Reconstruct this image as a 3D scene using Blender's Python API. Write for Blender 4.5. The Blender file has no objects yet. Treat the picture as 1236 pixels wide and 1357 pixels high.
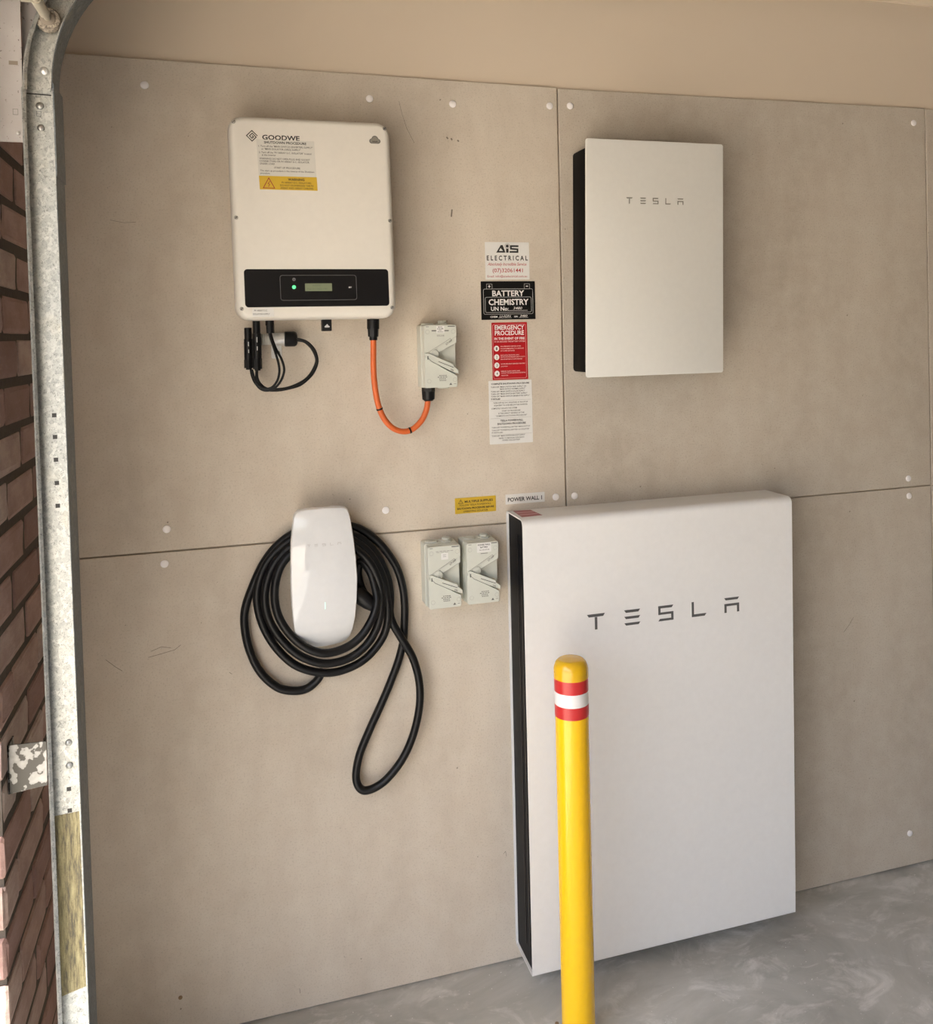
import bpy, bmesh, math, random
from mathutils import Vector, Matrix
random.seed(7)
PI = math.pi
S = bpy.context.scene
COL = S.collection

# ------------------------------------------------------------------ camera
cam_d = bpy.data.cameras.new('camera')
cam = bpy.data.objects.new('camera', cam_d)
COL.objects.link(cam)
S.camera = cam
F_PX, CX, CY, IW, IH = 1199.17, 666.05, 457.8, 1236.0, 1357.0
YAW, PITCH, ROLL = 0.30054, -0.01177, -0.02258
fw = Vector((math.sin(YAW)*math.cos(PITCH), math.cos(YAW)*math.cos(PITCH), math.sin(PITCH)))
rt = Vector((math.cos(YAW), -math.sin(YAW), 0))
up = rt.cross(fw)
rt2 = rt*math.cos(ROLL) + up*math.sin(ROLL)
up2 = -rt*math.sin(ROLL) + up*math.cos(ROLL)
m = Matrix.Identity(4)
for i in range(3):
    m[i][0] = rt2[i]; m[i][1] = up2[i]; m[i][2] = -fw[i]
m[0][3], m[1][3], m[2][3] = -0.90253, -2.34881, 1.71432
cam.matrix_world = m
cam_d.sensor_fit = 'VERTICAL'
cam_d.sensor_height = 36.0
cam_d.lens = 36.0*F_PX/IH
cam_d.shift_x = (IW/2-CX)/IH
cam_d.shift_y = (CY-IH/2)/IH
cam_d.clip_start = 0.02

# ------------------------------------------------------------------ world and sun
W = bpy.data.worlds.new('world'); S.world = W
W.use_nodes = True
wn = W.node_tree; wn.nodes.clear()
wo = wn.nodes.new('ShaderNodeOutputWorld'); wb = wn.nodes.new('ShaderNodeBackground')
sky = wn.nodes.new('ShaderNodeTexSky')
sky.sky_type = 'NISHITA'; sky.sun_disc = False
sky.sun_elevation = math.radians(62); sky.sun_rotation = math.radians(235)
sky.air_density = 1.0; sky.dust_density = 4.0; sky.ozone_density = 1.0
wb.inputs['Strength'].default_value = 0.36
wn.links.new(sky.outputs[0], wb.inputs[0]); wn.links.new(wb.outputs[0], wo.inputs[0])
sun_d = bpy.data.lights.new('sun', 'SUN'); sun = bpy.data.objects.new('sun', sun_d); COL.objects.link(sun)
sun_d.energy = 9.5; sun_d.angle = math.radians(0.53); sun_d.color = (1.0, 0.955, 0.89)
SUN_FROM = Vector((-0.36, -0.36, 0.86)).normalized()
sun.rotation_euler = SUN_FROM.to_track_quat('Z', 'Y').to_euler()
sun.location = (-6, -6, 10)

S.view_settings.view_transform = 'Standard'; S.view_settings.look = 'None'
S.view_settings.exposure = 0.97; S.view_settings.gamma = 1.0
S.view_settings.use_curve_mapping = False
S.cycles.use_denoising = True
S.cycles.diffuse_bounces = 7
S.cycles.max_bounces = 12
S.cycles.sample_clamp_indirect = 8.0

# ------------------------------------------------------------------ materials
MATS = {}
def srgb(r, g, b):
    f = lambda c: ((c/255+0.055)/1.055)**2.4 if c/255 > 0.04045 else c/255/12.92
    return (f(r), f(g), f(b), 1)

class Nodes:
    def __init__(s, name, rough=0.5, metal=0.0, col=(0.8, 0.8, 0.8, 1), spec=0.5, coat=0.0):
        s.m = bpy.data.materials.new(name); s.m.use_nodes = True
        s.t = s.m.node_tree; s.b = s.t.nodes['Principled BSDF']
        s.b.inputs['Base Color'].default_value = col
        s.b.inputs['Roughness'].default_value = rough
        s.b.inputs['Metallic'].default_value = metal
        s.b.inputs['Specular IOR Level'].default_value = spec
        s.b.inputs['Coat Weight'].default_value = coat
        MATS[name] = s.m
    def n(s, t, **k):
        o = s.t.nodes.new(t)
        for a, v in k.items():
            if a in o.inputs: o.inputs[a].default_value = v
            else: setattr(o, a, v)
        return o
    def l(s, a, b): s.t.links.new(a, b)
    def coord(s, scale=(1, 1, 1), out='Object'):
        c = s.n('ShaderNodeTexCoord'); mp = s.n('ShaderNodeMapping'); mp.inputs['Scale'].default_value = scale
        s.l(c.outputs[out], mp.inputs[0]); return mp.outputs[0]
    def noise(s, vec, scale, detail=4.0, rough=0.55, dist=0.0):
        o = s.n('ShaderNodeTexNoise'); o.inputs['Scale'].default_value = scale
        o.inputs['Detail'].default_value = detail; o.inputs['Roughness'].default_value = rough
        o.inputs['Distortion'].default_value = dist
        s.l(vec, o.inputs['Vector']); return o.outputs['Fac']
    def ramp(s, fac, stops):
        r = s.n('ShaderNodeValToRGB')
        e = r.color_ramp.elements
        while len(e) < len(stops): e.new(0.5)
        for q, (p, c) in zip(e, stops): q.position = p; q.color = c if len(c) == 4 else (*c, 1)
        s.l(fac, r.inputs[0]); return r.outputs[0]
    def mix(s, fac, a, b, mode='MIX'):
        x = s.n('ShaderNodeMix'); x.data_type = 'RGBA'; x.blend_type = mode
        for sock, v in ((x.inputs[0], fac), (x.inputs[6], a), (x.inputs[7], b)):
            if isinstance(v, (int, float, tuple)): sock.default_value = v
            else: s.l(v, sock)
        return x.outputs[2]
    def bump(s, h, strength=0.2, dist=0.002):
        b = s.n('ShaderNodeBump'); b.inputs['Strength'].default_value = strength; b.inputs['Distance'].default_value = dist
        s.l(h, b.inputs['Height']); s.l(b.outputs[0], s.b.inputs['Normal'])
    def base(s, c): s.l(c, s.b.inputs['Base Color'])
    def rough(s, c): s.l(c, s.b.inputs['Roughness'])

def plain(name, col, rough=0.5, metal=0.0, spec=0.5, coat=0.0, bump=None):
    n = Nodes(name, rough, metal, col, spec, coat)
    v = n.coord()
    f = n.noise(v, 60.0, 3)
    n.base(n.mix(f, tuple(c*0.965 for c in col[:3])+(1,), tuple(min(1, c*1.035) for c in col[:3])+(1,)))
    if bump:
        n.bump(n.noise(v, bump[0], 3), bump[1], bump[2])
    return n.m
G = lambda a: (a, a, a)

def make_materials():
    # fibre cement board
    for nm_, k_, mm_ in (('fibre_cement', 1.0, 0.48), ('fibre_cement_grainy_dimmed', 0.86, 0.75)):  # second copy: stronger grain, plus falloff of the door light painted in as darker tone
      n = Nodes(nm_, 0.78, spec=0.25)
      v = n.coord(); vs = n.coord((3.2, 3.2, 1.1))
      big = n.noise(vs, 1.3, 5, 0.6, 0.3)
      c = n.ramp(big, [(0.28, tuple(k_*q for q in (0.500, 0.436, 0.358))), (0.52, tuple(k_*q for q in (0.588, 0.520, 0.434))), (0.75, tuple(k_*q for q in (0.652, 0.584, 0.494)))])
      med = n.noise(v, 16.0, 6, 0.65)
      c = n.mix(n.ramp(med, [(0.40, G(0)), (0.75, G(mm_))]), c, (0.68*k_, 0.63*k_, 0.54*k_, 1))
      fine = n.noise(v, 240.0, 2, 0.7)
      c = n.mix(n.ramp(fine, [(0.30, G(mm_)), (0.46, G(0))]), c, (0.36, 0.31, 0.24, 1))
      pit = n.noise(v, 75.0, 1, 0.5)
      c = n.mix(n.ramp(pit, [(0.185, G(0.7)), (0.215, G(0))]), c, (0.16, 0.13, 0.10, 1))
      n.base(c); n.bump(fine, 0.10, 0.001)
    # cream wall paint
    n = Nodes('cream_paint', 0.7, spec=0.3)
    v = n.coord(); f = n.noise(v, 2.0, 3)
    n.base(n.mix(f, (0.64, 0.545, 0.43, 1), (0.68, 0.58, 0.46, 1)))
    n.bump(n.noise(v, 260, 2), 0.06, 0.001)
    plain('ceiling_paint', (0.42, 0.39, 0.34, 1), 0.8, spec=0.2)
    plain('grey_block', (0.22, 0.20, 0.18, 1), 0.85, spec=0.2)
    plain('cornice_paint', (0.76, 0.66, 0.52, 1), 0.6, spec=0.3)
    # concrete floor
    n = Nodes('concrete', 0.62, spec=0.35)
    v = n.coord(); vw = n.coord((1.0, 1.6, 1.0))
    a = n.noise(vw, 2.1, 8, 0.62, 1.2)
    c = n.ramp(a, [(0.30, (0.335, 0.335, 0.312)), (0.5, (0.445, 0.446, 0.42)), (0.72, (0.58, 0.58, 0.555))])
    b = n.noise(vw, 6.0, 10, 0.70, 0.9)
    c = n.mix(n.ramp(b, [(0.52, G(0)), (0.66, G(0.65))]), c, (0.74, 0.73, 0.71, 1))
    d = n.noise(v, 5.0, 6, 0.6, 0.8)
    c = n.mix(n.ramp(d, [(0.56, G(0)), (0.74, G(0.5))]), c, (0.25, 0.24, 0.222, 1))
    sp = n.noise(v, 120, 1, 0.4)
    c = n.mix(n.ramp(sp, [(0.755, G(0)), (0.78, G(0.9))]), c, (0.8, 0.8, 0.78, 1))
    n.base(c); n.bump(b, 0.12, 0.002)
    n.rough(n.ramp(a, [(0.3, G(0.5)), (0.7, G(0.72))]))
    # driveway: pale warm exposed aggregate
    n = Nodes('driveway_aggregate', 0.9, spec=0.2)
    v = n.coord(); f = n.noise(v, 30, 4)
    n.base(n.mix(f, (0.50, 0.445, 0.365, 1), (0.62, 0.56, 0.465, 1)))
    # brick: each brick picks its own tone
    n = Nodes('clay_brick', 0.88, spec=0.2)
    oi = n.n('ShaderNodeObjectInfo')
    c = n.ramp(oi.outputs['Random'], [(0.0, (0.29, 0.190, 0.175)), (0.25, (0.385, 0.255, 0.225)), (0.45, (0.45, 0.32, 0.285)),
                                      (0.62, (0.53, 0.43, 0.38)), (0.8, (0.41, 0.28, 0.25)), (1.0, (0.56, 0.48, 0.43))])
    v = n.coord((1, 1, 2.2))
    f = n.noise(v, 14, 6, 0.65)
    c = n.mix(n.ramp(f, [(0.35, G(0.45)), (0.6, G(0))]), c, (0.24, 0.14, 0.115, 1))
    g = n.noise(v, 46, 5, 0.7)
    c = n.mix(n.ramp(g, [(0.55, G(0)), (0.75, G(0.4))]), c, (0.52, 0.40, 0.32, 1))
    n.base(c); n.bump(g, 0.45, 0.004)
    n = Nodes('mortar', 0.95, spec=0.1)
    v = n.coord(); f = n.noise(v, 90, 5)
    n.base(n.mix(f, (0.080, 0.068, 0.057, 1), (0.135, 0.115, 0.098, 1))); n.bump(f, 0.5, 0.004)
    # galvanised steel with spangle
    def galv(name, lo, hi, sc=150, metal=0.75, rough=0.42):
        n = Nodes(name, rough, metal)
        v = n.coord((1, 1, 0.8))
        vo = n.n('ShaderNodeTexVoronoi'); vo.inputs['Scale'].default_value = sc; n.l(v, vo.inputs['Vector'])
        c = n.mix(n.ramp(vo.outputs['Color'], [(0, G(0)), (1, G(1))]), lo, hi)
        w = n.noise(v, 300, 4, 0.7, 1.0)
        c = n.mix(n.ramp(w, [(0.52, G(0)), (0.66, G(0.75))]), c, tuple(x*0.42 for x in lo[:3])+(1,))
        big = n.noise(v, 18, 4, 0.7)
        c = n.mix(n.ramp(big, [(0.55, G(0)), (0.8, G(0.35))]), c, (0.50, 0.45, 0.33, 1))
        n.base(c); n.bump(w, 0.15, 0.0005)
    galv('galvanised', (0.34, 0.355, 0.35, 1), (0.56, 0.575, 0.555, 1))
    galv('galvanised_shaded', (0.13, 0.15, 0.165, 1), (0.21, 0.235, 0.25, 1), 220, 0.7, 0.5)  # same steel darkened, shade of the room-facing side put into the colour
    # spotty, partly tarnished bracket steel
    n = Nodes('tarnished_bracket', 0.5, 0.6)
    v = n.coord(); f = n.noise(v, 75, 2, 0.4)
    n.base(n.ramp(f, [(0.53, (0.10, 0.097, 0.088)), (0.56, (0.36, 0.36, 0.345)), (0.75, (0.46, 0.46, 0.45))]))
    n = Nodes('speckled_plate', 0.55, 0.35)
    v = n.coord(); f = n.noise(v, 150, 3, 0.6); g = n.noise(v, 16, 4)
    c = n.mix(g, (0.30, 0.275, 0.265, 1), (0.42, 0.405, 0.395, 1))
    n.base(n.mix(n.ramp(f, [(0.30, G(0.9)), (0.36, G(0))]), c, (0.13, 0.10, 0.10, 1)))
    n = Nodes('worn_yellow_film', 0.55, 0.2)
    v = n.coord((1, 1, 0.12)); f = n.noise(v, 170, 5, 0.7); g = n.noise(n.coord((1, 1, 2)), 260, 3, 0.7)
    c = n.ramp(f, [(0.38, (0.12, 0.105, 0.07)), (0.5, (0.29, 0.25, 0.13)), (0.66, (0.45, 0.40, 0.22))])
    n.base(n.mix(n.ramp(g, [(0.56, G(0)), (0.7, G(0.6))]), c, (0.14, 0.12, 0.09, 1)))
    plain('chrome', (0.75, 0.75, 0.74, 1), 0.30, 0.65)
    plain('screw_steel', (0.42, 0.41, 0.39, 1), 0.35, 0.9)
    n = Nodes('roller_nylon', 0.6)
    v = n.coord(); f = n.noise(v, 190, 4, 0.7)
    n.base(n.ramp(f, [(0.40, (0.09, 0.075, 0.06)), (0.52, (0.27, 0.235, 0.19)), (0.68, (0.42, 0.37, 0.30))])); n.bump(f, 0.5, 0.001)
    plain('shaft_metal', (0.36, 0.335, 0.27, 1), 0.5, 0.3, bump=(120, 0.4, 0.001))
    plain('door_beige', (0.42, 0.34, 0.26, 1), 0.5)
    # housings
    plain('inverter_white', (0.725, 0.70, 0.64, 1), 0.38)
    plain('battery_white', (0.80, 0.80, 0.795, 1), 0.28, coat=0.15)
    plain('gateway_white', (0.72, 0.72, 0.685, 1), 0.36)
    plain('charger_shell', (0.80, 0.80, 0.79, 1), 0.4)
    plain('charger_glass', (0.745, 0.76, 0.775, 1), 0.06, coat=0.6)
    plain('black_plastic', (0.005, 0.005, 0.0055, 1), 0.42, spec=0.3)
    plain('gateway_black', (0.004, 0.004, 0.004, 1), 0.7, spec=0.12)
    plain('battery_black', (0.004, 0.0045, 0.006, 1), 0.5, spec=0.15)
    plain('display_black', (0.008, 0.008, 0.009, 1), 0.22, spec=0.35)
    plain('rubber_cable', (0.005, 0.005, 0.0055, 1), 0.40, spec=0.3)
    plain('isolator_grey', (0.60, 0.62, 0.56, 1), 0.42)
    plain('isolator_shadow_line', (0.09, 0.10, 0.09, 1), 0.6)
    plain('orange_sheath', (0.66, 0.135, 0.03, 1), 0.45)
    plain('grey_conduit', (0.42, 0.41, 0.38, 1), 0.55)
    plain('cap_white', (0.88, 0.85, 0.84, 1), 0.45)
    plain('grey_mark', (0.095, 0.095, 0.095, 1), 0.4)
    plain('pale_mark', (0.55, 0.55, 0.55, 1), 0.5)
    plain('gateway_mark', (0.26, 0.25, 0.22, 1), 0.35, 0.3)
    plain('line_grey', (0.13, 0.13, 0.135, 1), 0.4)
    plain('lcd_green', (0.20, 0.235, 0.15, 1), 0.25)
    plain('lcd_ink', (0.10, 0.13, 0.08, 1), 0.4)
    n = Nodes('led_green', 0.3, col=(0.1, 0.6, 0.25, 1)); n.b.inputs['Emission Color'].default_value = (0.10, 0.85, 0.30, 1); n.b.inputs['Emission Strength'].default_value = 0.45
    n = Nodes('led_mint', 0.3, col=(0.55, 0.9, 0.72, 1)); n.b.inputs['Emission Color'].default_value = (0.45, 1.0, 0.7, 1); n.b.inputs['Emission Strength'].default_value = 0.7
    # stickers and inks
    plain('label_white', (0.74, 0.74, 0.72, 1), 0.35)
    plain('label_grey', (0.62, 0.61, 0.56, 1), 0.35)
    plain('label_black', (0.006, 0.006, 0.006, 1), 0.35, spec=0.25)
    plain('label_red', (0.45, 0.012, 0.018, 1), 0.3)
    plain('label_darkred', (0.30, 0.012, 0.03, 1), 0.3)
    plain('label_yellow', (0.60, 0.40, 0.035, 1), 0.35)
    plain('ink_black', (0.02, 0.02, 0.02, 1), 0.4)
    plain('ink_grey', (0.14, 0.14, 0.13, 1), 0.4)
    plain('scuff', (0.20, 0.17, 0.135, 1), 0.8)
    plain('ink_and_shade_faint', (0.33, 0.33, 0.31, 1), 0.4)
    plain('ink_red', (0.42, 0.03, 0.04, 1), 0.4)
    plain('ink_white', (0.78, 0.76, 0.75, 1), 0.4)
    plain('ink_pink', (0.72, 0.42, 0.42, 1), 0.4)
    # bollard
    plain('bollard_yellow', (0.93, 0.55, 0.006, 1), 0.26, coat=0.3)
    plain('cap_yellow', (0.72, 0.42, 0.012, 1), 0.22, coat=0.3)
    plain('tape_red', (0.55, 0.03, 0.03, 1), 0.3)
    plain('tape_white', (0.80, 0.79, 0.77, 1), 0.28)
    plain('rusty_bolt', (0.26, 0.18, 0.10, 1), 0.5, 0.6)
    plain('soffit_paint', (0.75, 0.72, 0.66, 1), 0.8)
make_materials()

# ------------------------------------------------------------------ mesh helpers
class MB:
    def __init__(s): s.v = []; s.f = []; s.smooth = True
    def add(s, vs, fs):
        o = len(s.v); s.v.extend([tuple(p) for p in vs]); s.f.extend([tuple(i+o for i in f) for f in fs]); return s
    def box(s, x0, x1, y0, y1, z0, z1):
        return s.add([(x0,y0,z0),(x1,y0,z0),(x1,y1,z0),(x0,y1,z0),(x0,y0,z1),(x1,y0,z1),(x1,y1,z1),(x0,y1,z1)],
              [(0,3,2,1),(4,5,6,7),(0,1,5,4),(1,2,6,5),(2,3,7,6),(3,0,4,7)])
    def rings(s, rings, cap0=True, cap1=True, closed=True):
        o = len(s.v); n = len(rings[0])
        for r in rings: s.v.extend([tuple(p) for p in r])
        for i in range(len(rings)-1):
            for j in range(n if closed else n-1):
                k = (j+1) % n
                s.f.append((o+i*n+j, o+i*n+k, o+(i+1)*n+k, o+(i+1)*n+j))
        if cap0: s.f.append(tuple(o+j for j in range(n))[::-1])
        if cap1: s.f.append(tuple(o+(len(rings)-1)*n+j for j in range(n)))
        return s
    def cyl(s, p0, p1, r, n=20, r1=None, bevel=0.0):
        p0 = Vector(p0); p1 = Vector(p1); d = (p1-p0); L = d.length; d.normalize()
        a = d.orthogonal().normalized(); b = d.cross(a)
        r1 = r if r1 is None else r1
        ring = lambda c, q: [c + a*q*math.cos(2*PI*i/n) + b*q*math.sin(2*PI*i/n) for i in range(n)]
        if bevel:
            return s.rings([ring(p0, r-bevel), ring(p0+d*bevel, r), ring(p1-d*bevel, r1), ring(p1, r1-bevel)])
        return s.rings([ring(p0, r), ring(p1, r1)])
    def lathe(s, c, prof, n=40, axis='Z'):
        rr = []
        for r, h in prof:
            if axis == 'Z': rr.append([(c[0]+r*math.cos(2*PI*i/n), c[1]+r*math.sin(2*PI*i/n), c[2]+h) for i in range(n)])
            else: rr.append([(c[0]+r*math.cos(2*PI*i/n), c[1]+h, c[2]+r*math.sin(2*PI*i/n)) for i in range(n)])
        return s.rings(rr)
    def tube(s, pts, r, n=12, sub=5, caps=True):
        P = smooth_path(pts, sub)
        t0 = (P[1]-P[0]).normalized(); a = t0.orthogonal().normalized()
        R = []
        for i, p in enumerate(P):
            t = (P[min(i+1, len(P)-1)]-P[max(i-1, 0)]).normalized()
            a = (a - t*a.dot(t)).normalized(); b = t.cross(a)
            R.append([p + a*r*math.cos(2*PI*k/n) + b*r*math.sin(2*PI*k/n) for k in range(n)])
        return s.rings(R, caps, caps)
    def build(s, name, mat, parent=None, shade=False, loc=None, auto=None):
        me = bpy.data.meshes.new(name)
        o = bpy.data.objects.new(name, me); COL.objects.link(o)
        base = Vector((0, 0, 0))
        if parent is not None:
            o.parent = parent; base = WORLD.get(parent.name, Vector((0, 0, 0)))
        if loc is not None:
            o.location = Vector(loc)-base
            off = Vector(loc)
        else:
            off = base
        WORLD[o.name] = off
        me.from_pydata([tuple(Vector(p)-off) for p in s.v], [], s.f)
        bm = bmesh.new(); bm.from_mesh(me); bmesh.ops.recalc_face_normals(bm, faces=bm.faces)
        bm.to_mesh(me); bm.free()
        me.materials.append(MATS[mat])
        if shade or auto:
            me.polygons.foreach_set('use_smooth', [True]*len(me.polygons))
            me.set_sharp_from_angle(angle=math.radians(auto or 35))
        me.update()
        return o
WORLD = {}

def smooth_path(pts, sub=5):
    P = [Vector(p) for p in pts]; out = []
    for i in range(len(P)-1):
        p0 = P[max(i-1, 0)]; p1 = P[i]; p2 = P[i+1]; p3 = P[min(i+2, len(P)-1)]
        for k in range(sub):
            t = k/sub
            out.append(0.5*((2*p1)+(p2-p0)*t+(2*p0-5*p1+4*p2-p3)*t*t+(3*p1-p0-3*p2+p3)*t**3))
    out.append(P[-1]); return out

def rr(x0, x1, z0, z1, r, y, n=6, sh=None):
    """rounded rectangle ring in the wall plane, at depth y; sh=(shear, zc)"""
    pts = []
    for cx, cz, a0 in ((x1-r, z1-r, 0), (x0+r, z1-r, 90), (x0+r, z0+r, 180), (x1-r, z0+r, 270)):
        for i in range(n+1):
            a = math.radians(a0+90*i/n)
            pts.append((cx+r*math.cos(a), y, cz+r*math.sin(a)))
    if sh: pts = [(x+sh[0]*(z-sh[1]), y_, z) for x, y_, z in pts]
    return pts
def rslab(mb, x0, x1, z0, z1, r, prof, n=6, sh=None):
    """prof: list of (inset, y) from back to front"""
    return mb.rings([rr(x0+d, x1-d, z0+d, z1-d, max(r-d, 0.0004), y, n, sh) for d, y in prof])
def poly(mb, pts, y0, y1):
    """polygon (x,z) given a thickness between y0 (front) and y1 (back)"""
    return mb.rings([[(x, y1, z) for x, z in pts], [(x, y0, z) for x, z in pts]])
def stroke(mb, pts, w, y0, y1, closed=False):
    n = len(pts)
    for i in range(n if closed else n-1):
        a = Vector(pts[i]); b = Vector(pts[(i+1) % n]); d = (b-a).normalized()*(w/2); q = Vector((-d.y, d.x))
        a2 = a-d; b2 = b+d
        poly(mb, [a2-q, b2-q, b2+q, a2+q], y0, y1)
    return mb

def tag(o, label=None, cat=None, group=None, kind=None):
    if label: o['label'] = label
    if cat: o['category'] = cat
    if group: o['group'] = group
    if kind: o['kind'] = kind
    return o
def thing(name, label, cat, loc, group=None):
    o = bpy.data.objects.new(name, None); COL.objects.link(o); o.location = loc
    o.empty_display_size = 0.05
    WORLD[o.name] = Vector(loc)
    return tag(o, label, cat, group)
def struct(o): return tag(o, kind='structure')

# text -> flat mesh (cached), fitted into a box x0..x1 with cap height h on baseline zb
_TC = {}
def text_mesh(s, bold):
    k = (s, bold)
    if k in _TC: return _TC[k]
    cu = bpy.data.curves.new('t', 'FONT'); cu.body = s; cu.resolution_u = 2; cu.fill_mode = 'FRONT'
    cu.offset = 0.026 if bold else 0.006
    ob = bpy.data.objects.new('t', cu)
    me = ob.to_mesh()
    v = [(p.co.x, p.co.y) for p in me.vertices]; f = [tuple(p.vertices) for p in me.polygons]
    ob.to_mesh_clear(); bpy.data.objects.remove(ob); bpy.data.curves.remove(cu)
    _TC[k] = (v, f); return v, f
def put(mb, s, x0, x1, zb, h, y, bold=False, slope=0.0, italic=0.0, sh=None, warp=None):
    v, f = text_mesh(s, bold)
    if not v: return mb
    ax = min(p[0] for p in v); bx = max(p[0] for p in v)
    kx = (x1-x0)/(bx-ax); kz = h/0.70
    out = []
    for px, pz in v:
        X = x0+(px-ax)*kx+italic*pz*kz; Z = zb+pz*kz+slope*(X-x0)
        if sh: X += sh[0]*(Z-sh[1])
        if warp: X, Z = warp(X, Z)
        out.append((X, y, Z))
    return mb.add(out, f)

def tesla_letters():
    bar = lambda t, b: [(0, t), (1, t), (0.9, b), (0.1, b)]
    return {'T': [bar(1, .82), [(.43, .80), (.57, .80), (.57, 0), (.43, 0)]],
     'E': [bar(1, .83), bar(.58, .42), bar(.16, 0)],
     'S': [[(0, 1), (1, 1), (.9, .84), (0, .84)], [(0, .84), (.15, .84), (.15, .57), (0, .57)], [(0, .57), (1, .57), (1, .42), (0, .42)],
           [(.85, .42), (1, .42), (1, .15), (.85, .15)], [(0.1, .15), (1, .15), (1, 0), (0, 0)]],
     'L': [[(0, 1), (.15, 1), (.15, .17), (0, .17)], [(0, .17), (1, .17), (.88, 0), (0, 0)]],
     'A': [bar(1, .84), [(0, .60), (1, .60), (1, .44), (0, .44)], [(0, .44), (.15, .44), (.15, 0), (0, 0)], [(.85, .44), (1, .44), (1, 0), (.85, 0)]]}
def letters(spans, z0, z1, y, mat, parent, th=0.0006, sh=None, fn=None):
    for i, sp in enumerate(spans):
        mb = MB(); logo(mb, [sp], z0, z1, y, th, sh, fn, 'TESLA'[i]); mb.build('letter', mat, parent)
def logo(mb, spans, z0, z1, y, th=0.0006, sh=None, fn=None, word='TESLA'):
    L = tesla_letters()
    for ch, (a, b) in zip(word, spans):
        for pg in L[ch]:
            q = [(a+(b-a)*u, z0+(z1-z0)*w) for u, w in pg]
            if sh: q = [(x+sh[0]*(z-sh[1]), z) for x, z in q]
            if fn: mb.rings([[fn(x, z, 0.0) for x, z in q], [fn(x, z, th) for x, z in q]])
            else: poly(mb, q, y-th, y)
    return mb

# ================================================================== THE SETTING
XN = -1.29            # inner face of the brick front wall
ZC = 2.80             # ceiling height
wall_back = struct(MB().box(XN, 4.7, 0.010, 0.12, 0, ZC).build('wall_back', 'cream_paint'))
floor = struct(MB().box(-1.42, 4.7, -5.9, 0.12, -0.12, 0.0).build('floor', 'concrete'))
struct(MB().box(-1.42, 4.8, -6.0, 0.12, ZC, ZC+0.12).build('ceiling', 'ceiling_paint'))
struct(MB().box(4.7, 4.8, -6.0, 0.12, 0, ZC).build('wall_right', 'grey_block'))
struct(MB().box(XN, 4.7, -6.0, -5.9, 0, ZC).build('wall_front', 'grey_block'))
struct(MB().box(-24, -1.42, -22, 16, -0.14, -0.02).build('ground_driveway', 'driveway_aggregate'))
eave = MB().box(-2.02, -1.40, -7.0, 1.0, 2.46, 2.50).box(-2.05, -2.02, -7.0, 1.0, 2.40, 2.62)
eave.add([(-2.05,-7,2.62),(5.0,-7,3.6),(5.0,1,3.6),(-2.05,1,2.62)], [(0,1,2,3)])
struct(eave.build('trim_2', 'soffit_paint'))
# cove cornice between upper wall and ceiling
cv = []
for xx in (XN, 4.7):
    ring = [(xx, 0.010, ZC), (xx, 0.010, 2.729), (xx, 0.001, 2.729)]
    for i in range(9):
        a = i/8*PI/2
        ring.append((xx, -0.062+0.063*math.cos(a)*1.0, 2.731+0.063*math.sin(a)) if False else (xx, 0.001-0.062*(1-math.cos(a)), 2.733+0.060*math.sin(a)))
    ring += [(xx, -0.066, ZC-0.003), (xx, -0.066, ZC)]
    cv.append(ring)
struct(MB().rings(cv).build('trim_1', 'cornice_paint', auto=25))

# fibre cement boards on the back wall, each with its own edges
boards = {}
def board(key, x0, x1, z0, z1, dzl=0.0, dzr=0.0, dbl=0.0, dbr=0.0):
    e = 0.0012
    q = lambda d, y: [(x0+d, y, z0+d+dbl), (x1-d, y, z0+d+dbr), (x1-d, y, z1-d+dzr), (x0+d, y, z1-d+dzl)]
    o = MB().rings([q(0, 0.0095), q(0, e), q(e, 0.0)]).build('wall_board', 'fibre_cement' if x0 < 0 else 'fibre_cement_grainy_dimmed', wall_back, loc=((x0+x1)/2, 0.0, (z0+z1)/2))
    boards[key] = o
    return o
MID = 1.2045
board('ul', -1.287, -0.0022, MID, 2.398, 0.004, -0.004, 0.0022, -0.0018)
board('ll', -1.287, -0.0022, 0.006, MID-0.0036, 0, 0, 0.0, 0.0) if False else board('ll', -1.287, -0.0022, 0.006, MID-0.0036, 0.0022, -0.0018)
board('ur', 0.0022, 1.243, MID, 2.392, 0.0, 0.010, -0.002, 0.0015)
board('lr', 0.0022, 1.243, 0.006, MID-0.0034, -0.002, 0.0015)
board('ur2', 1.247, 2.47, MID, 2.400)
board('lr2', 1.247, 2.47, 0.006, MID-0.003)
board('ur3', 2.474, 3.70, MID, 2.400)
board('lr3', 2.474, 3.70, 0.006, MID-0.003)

# white push-in screw caps, four or more to a board
CAPS = {'ul': [(-1.0658,2.3370),(-0.5214,2.3344),(-0.2996,2.3327),(-0.0240,2.3423),(-1.0426,1.2594),(-0.5050,1.2630),(-0.0314,1.2622)],
        'ur': [(0.0363,2.3455),(1.1989,2.3538),(0.0246,1.2611),(1.1550,1.2320)],
        'll': [(-1.0499,1.1751)], 'lr': [(1.1567,1.1769),(1.1371,0.1076)]}
for k, l in CAPS.items():
    for x, z in l:
        MB().lathe((x, 0, z), [(0.0, 0.0005), (0.0092, 0.0005), (0.0098, -0.0012), (0.0092, -0.0030), (0.0070, -0.0040), (0.0, -0.0042)], 20, 'Y')\
            .build('screw_cap', 'cap_white', boards[k], shade=True, loc=(x, 0, z))
MB().lathe((-1.0404, 0, 0.1056), [(0.0, 0.0002), (0.0052, 0.0002), (0.0048, -0.0008), (0.0026, -0.0005), (0.0, -0.0003)], 14, 'Y').build('screw_head', 'rusty_bolt', boards['ll'])
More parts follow.
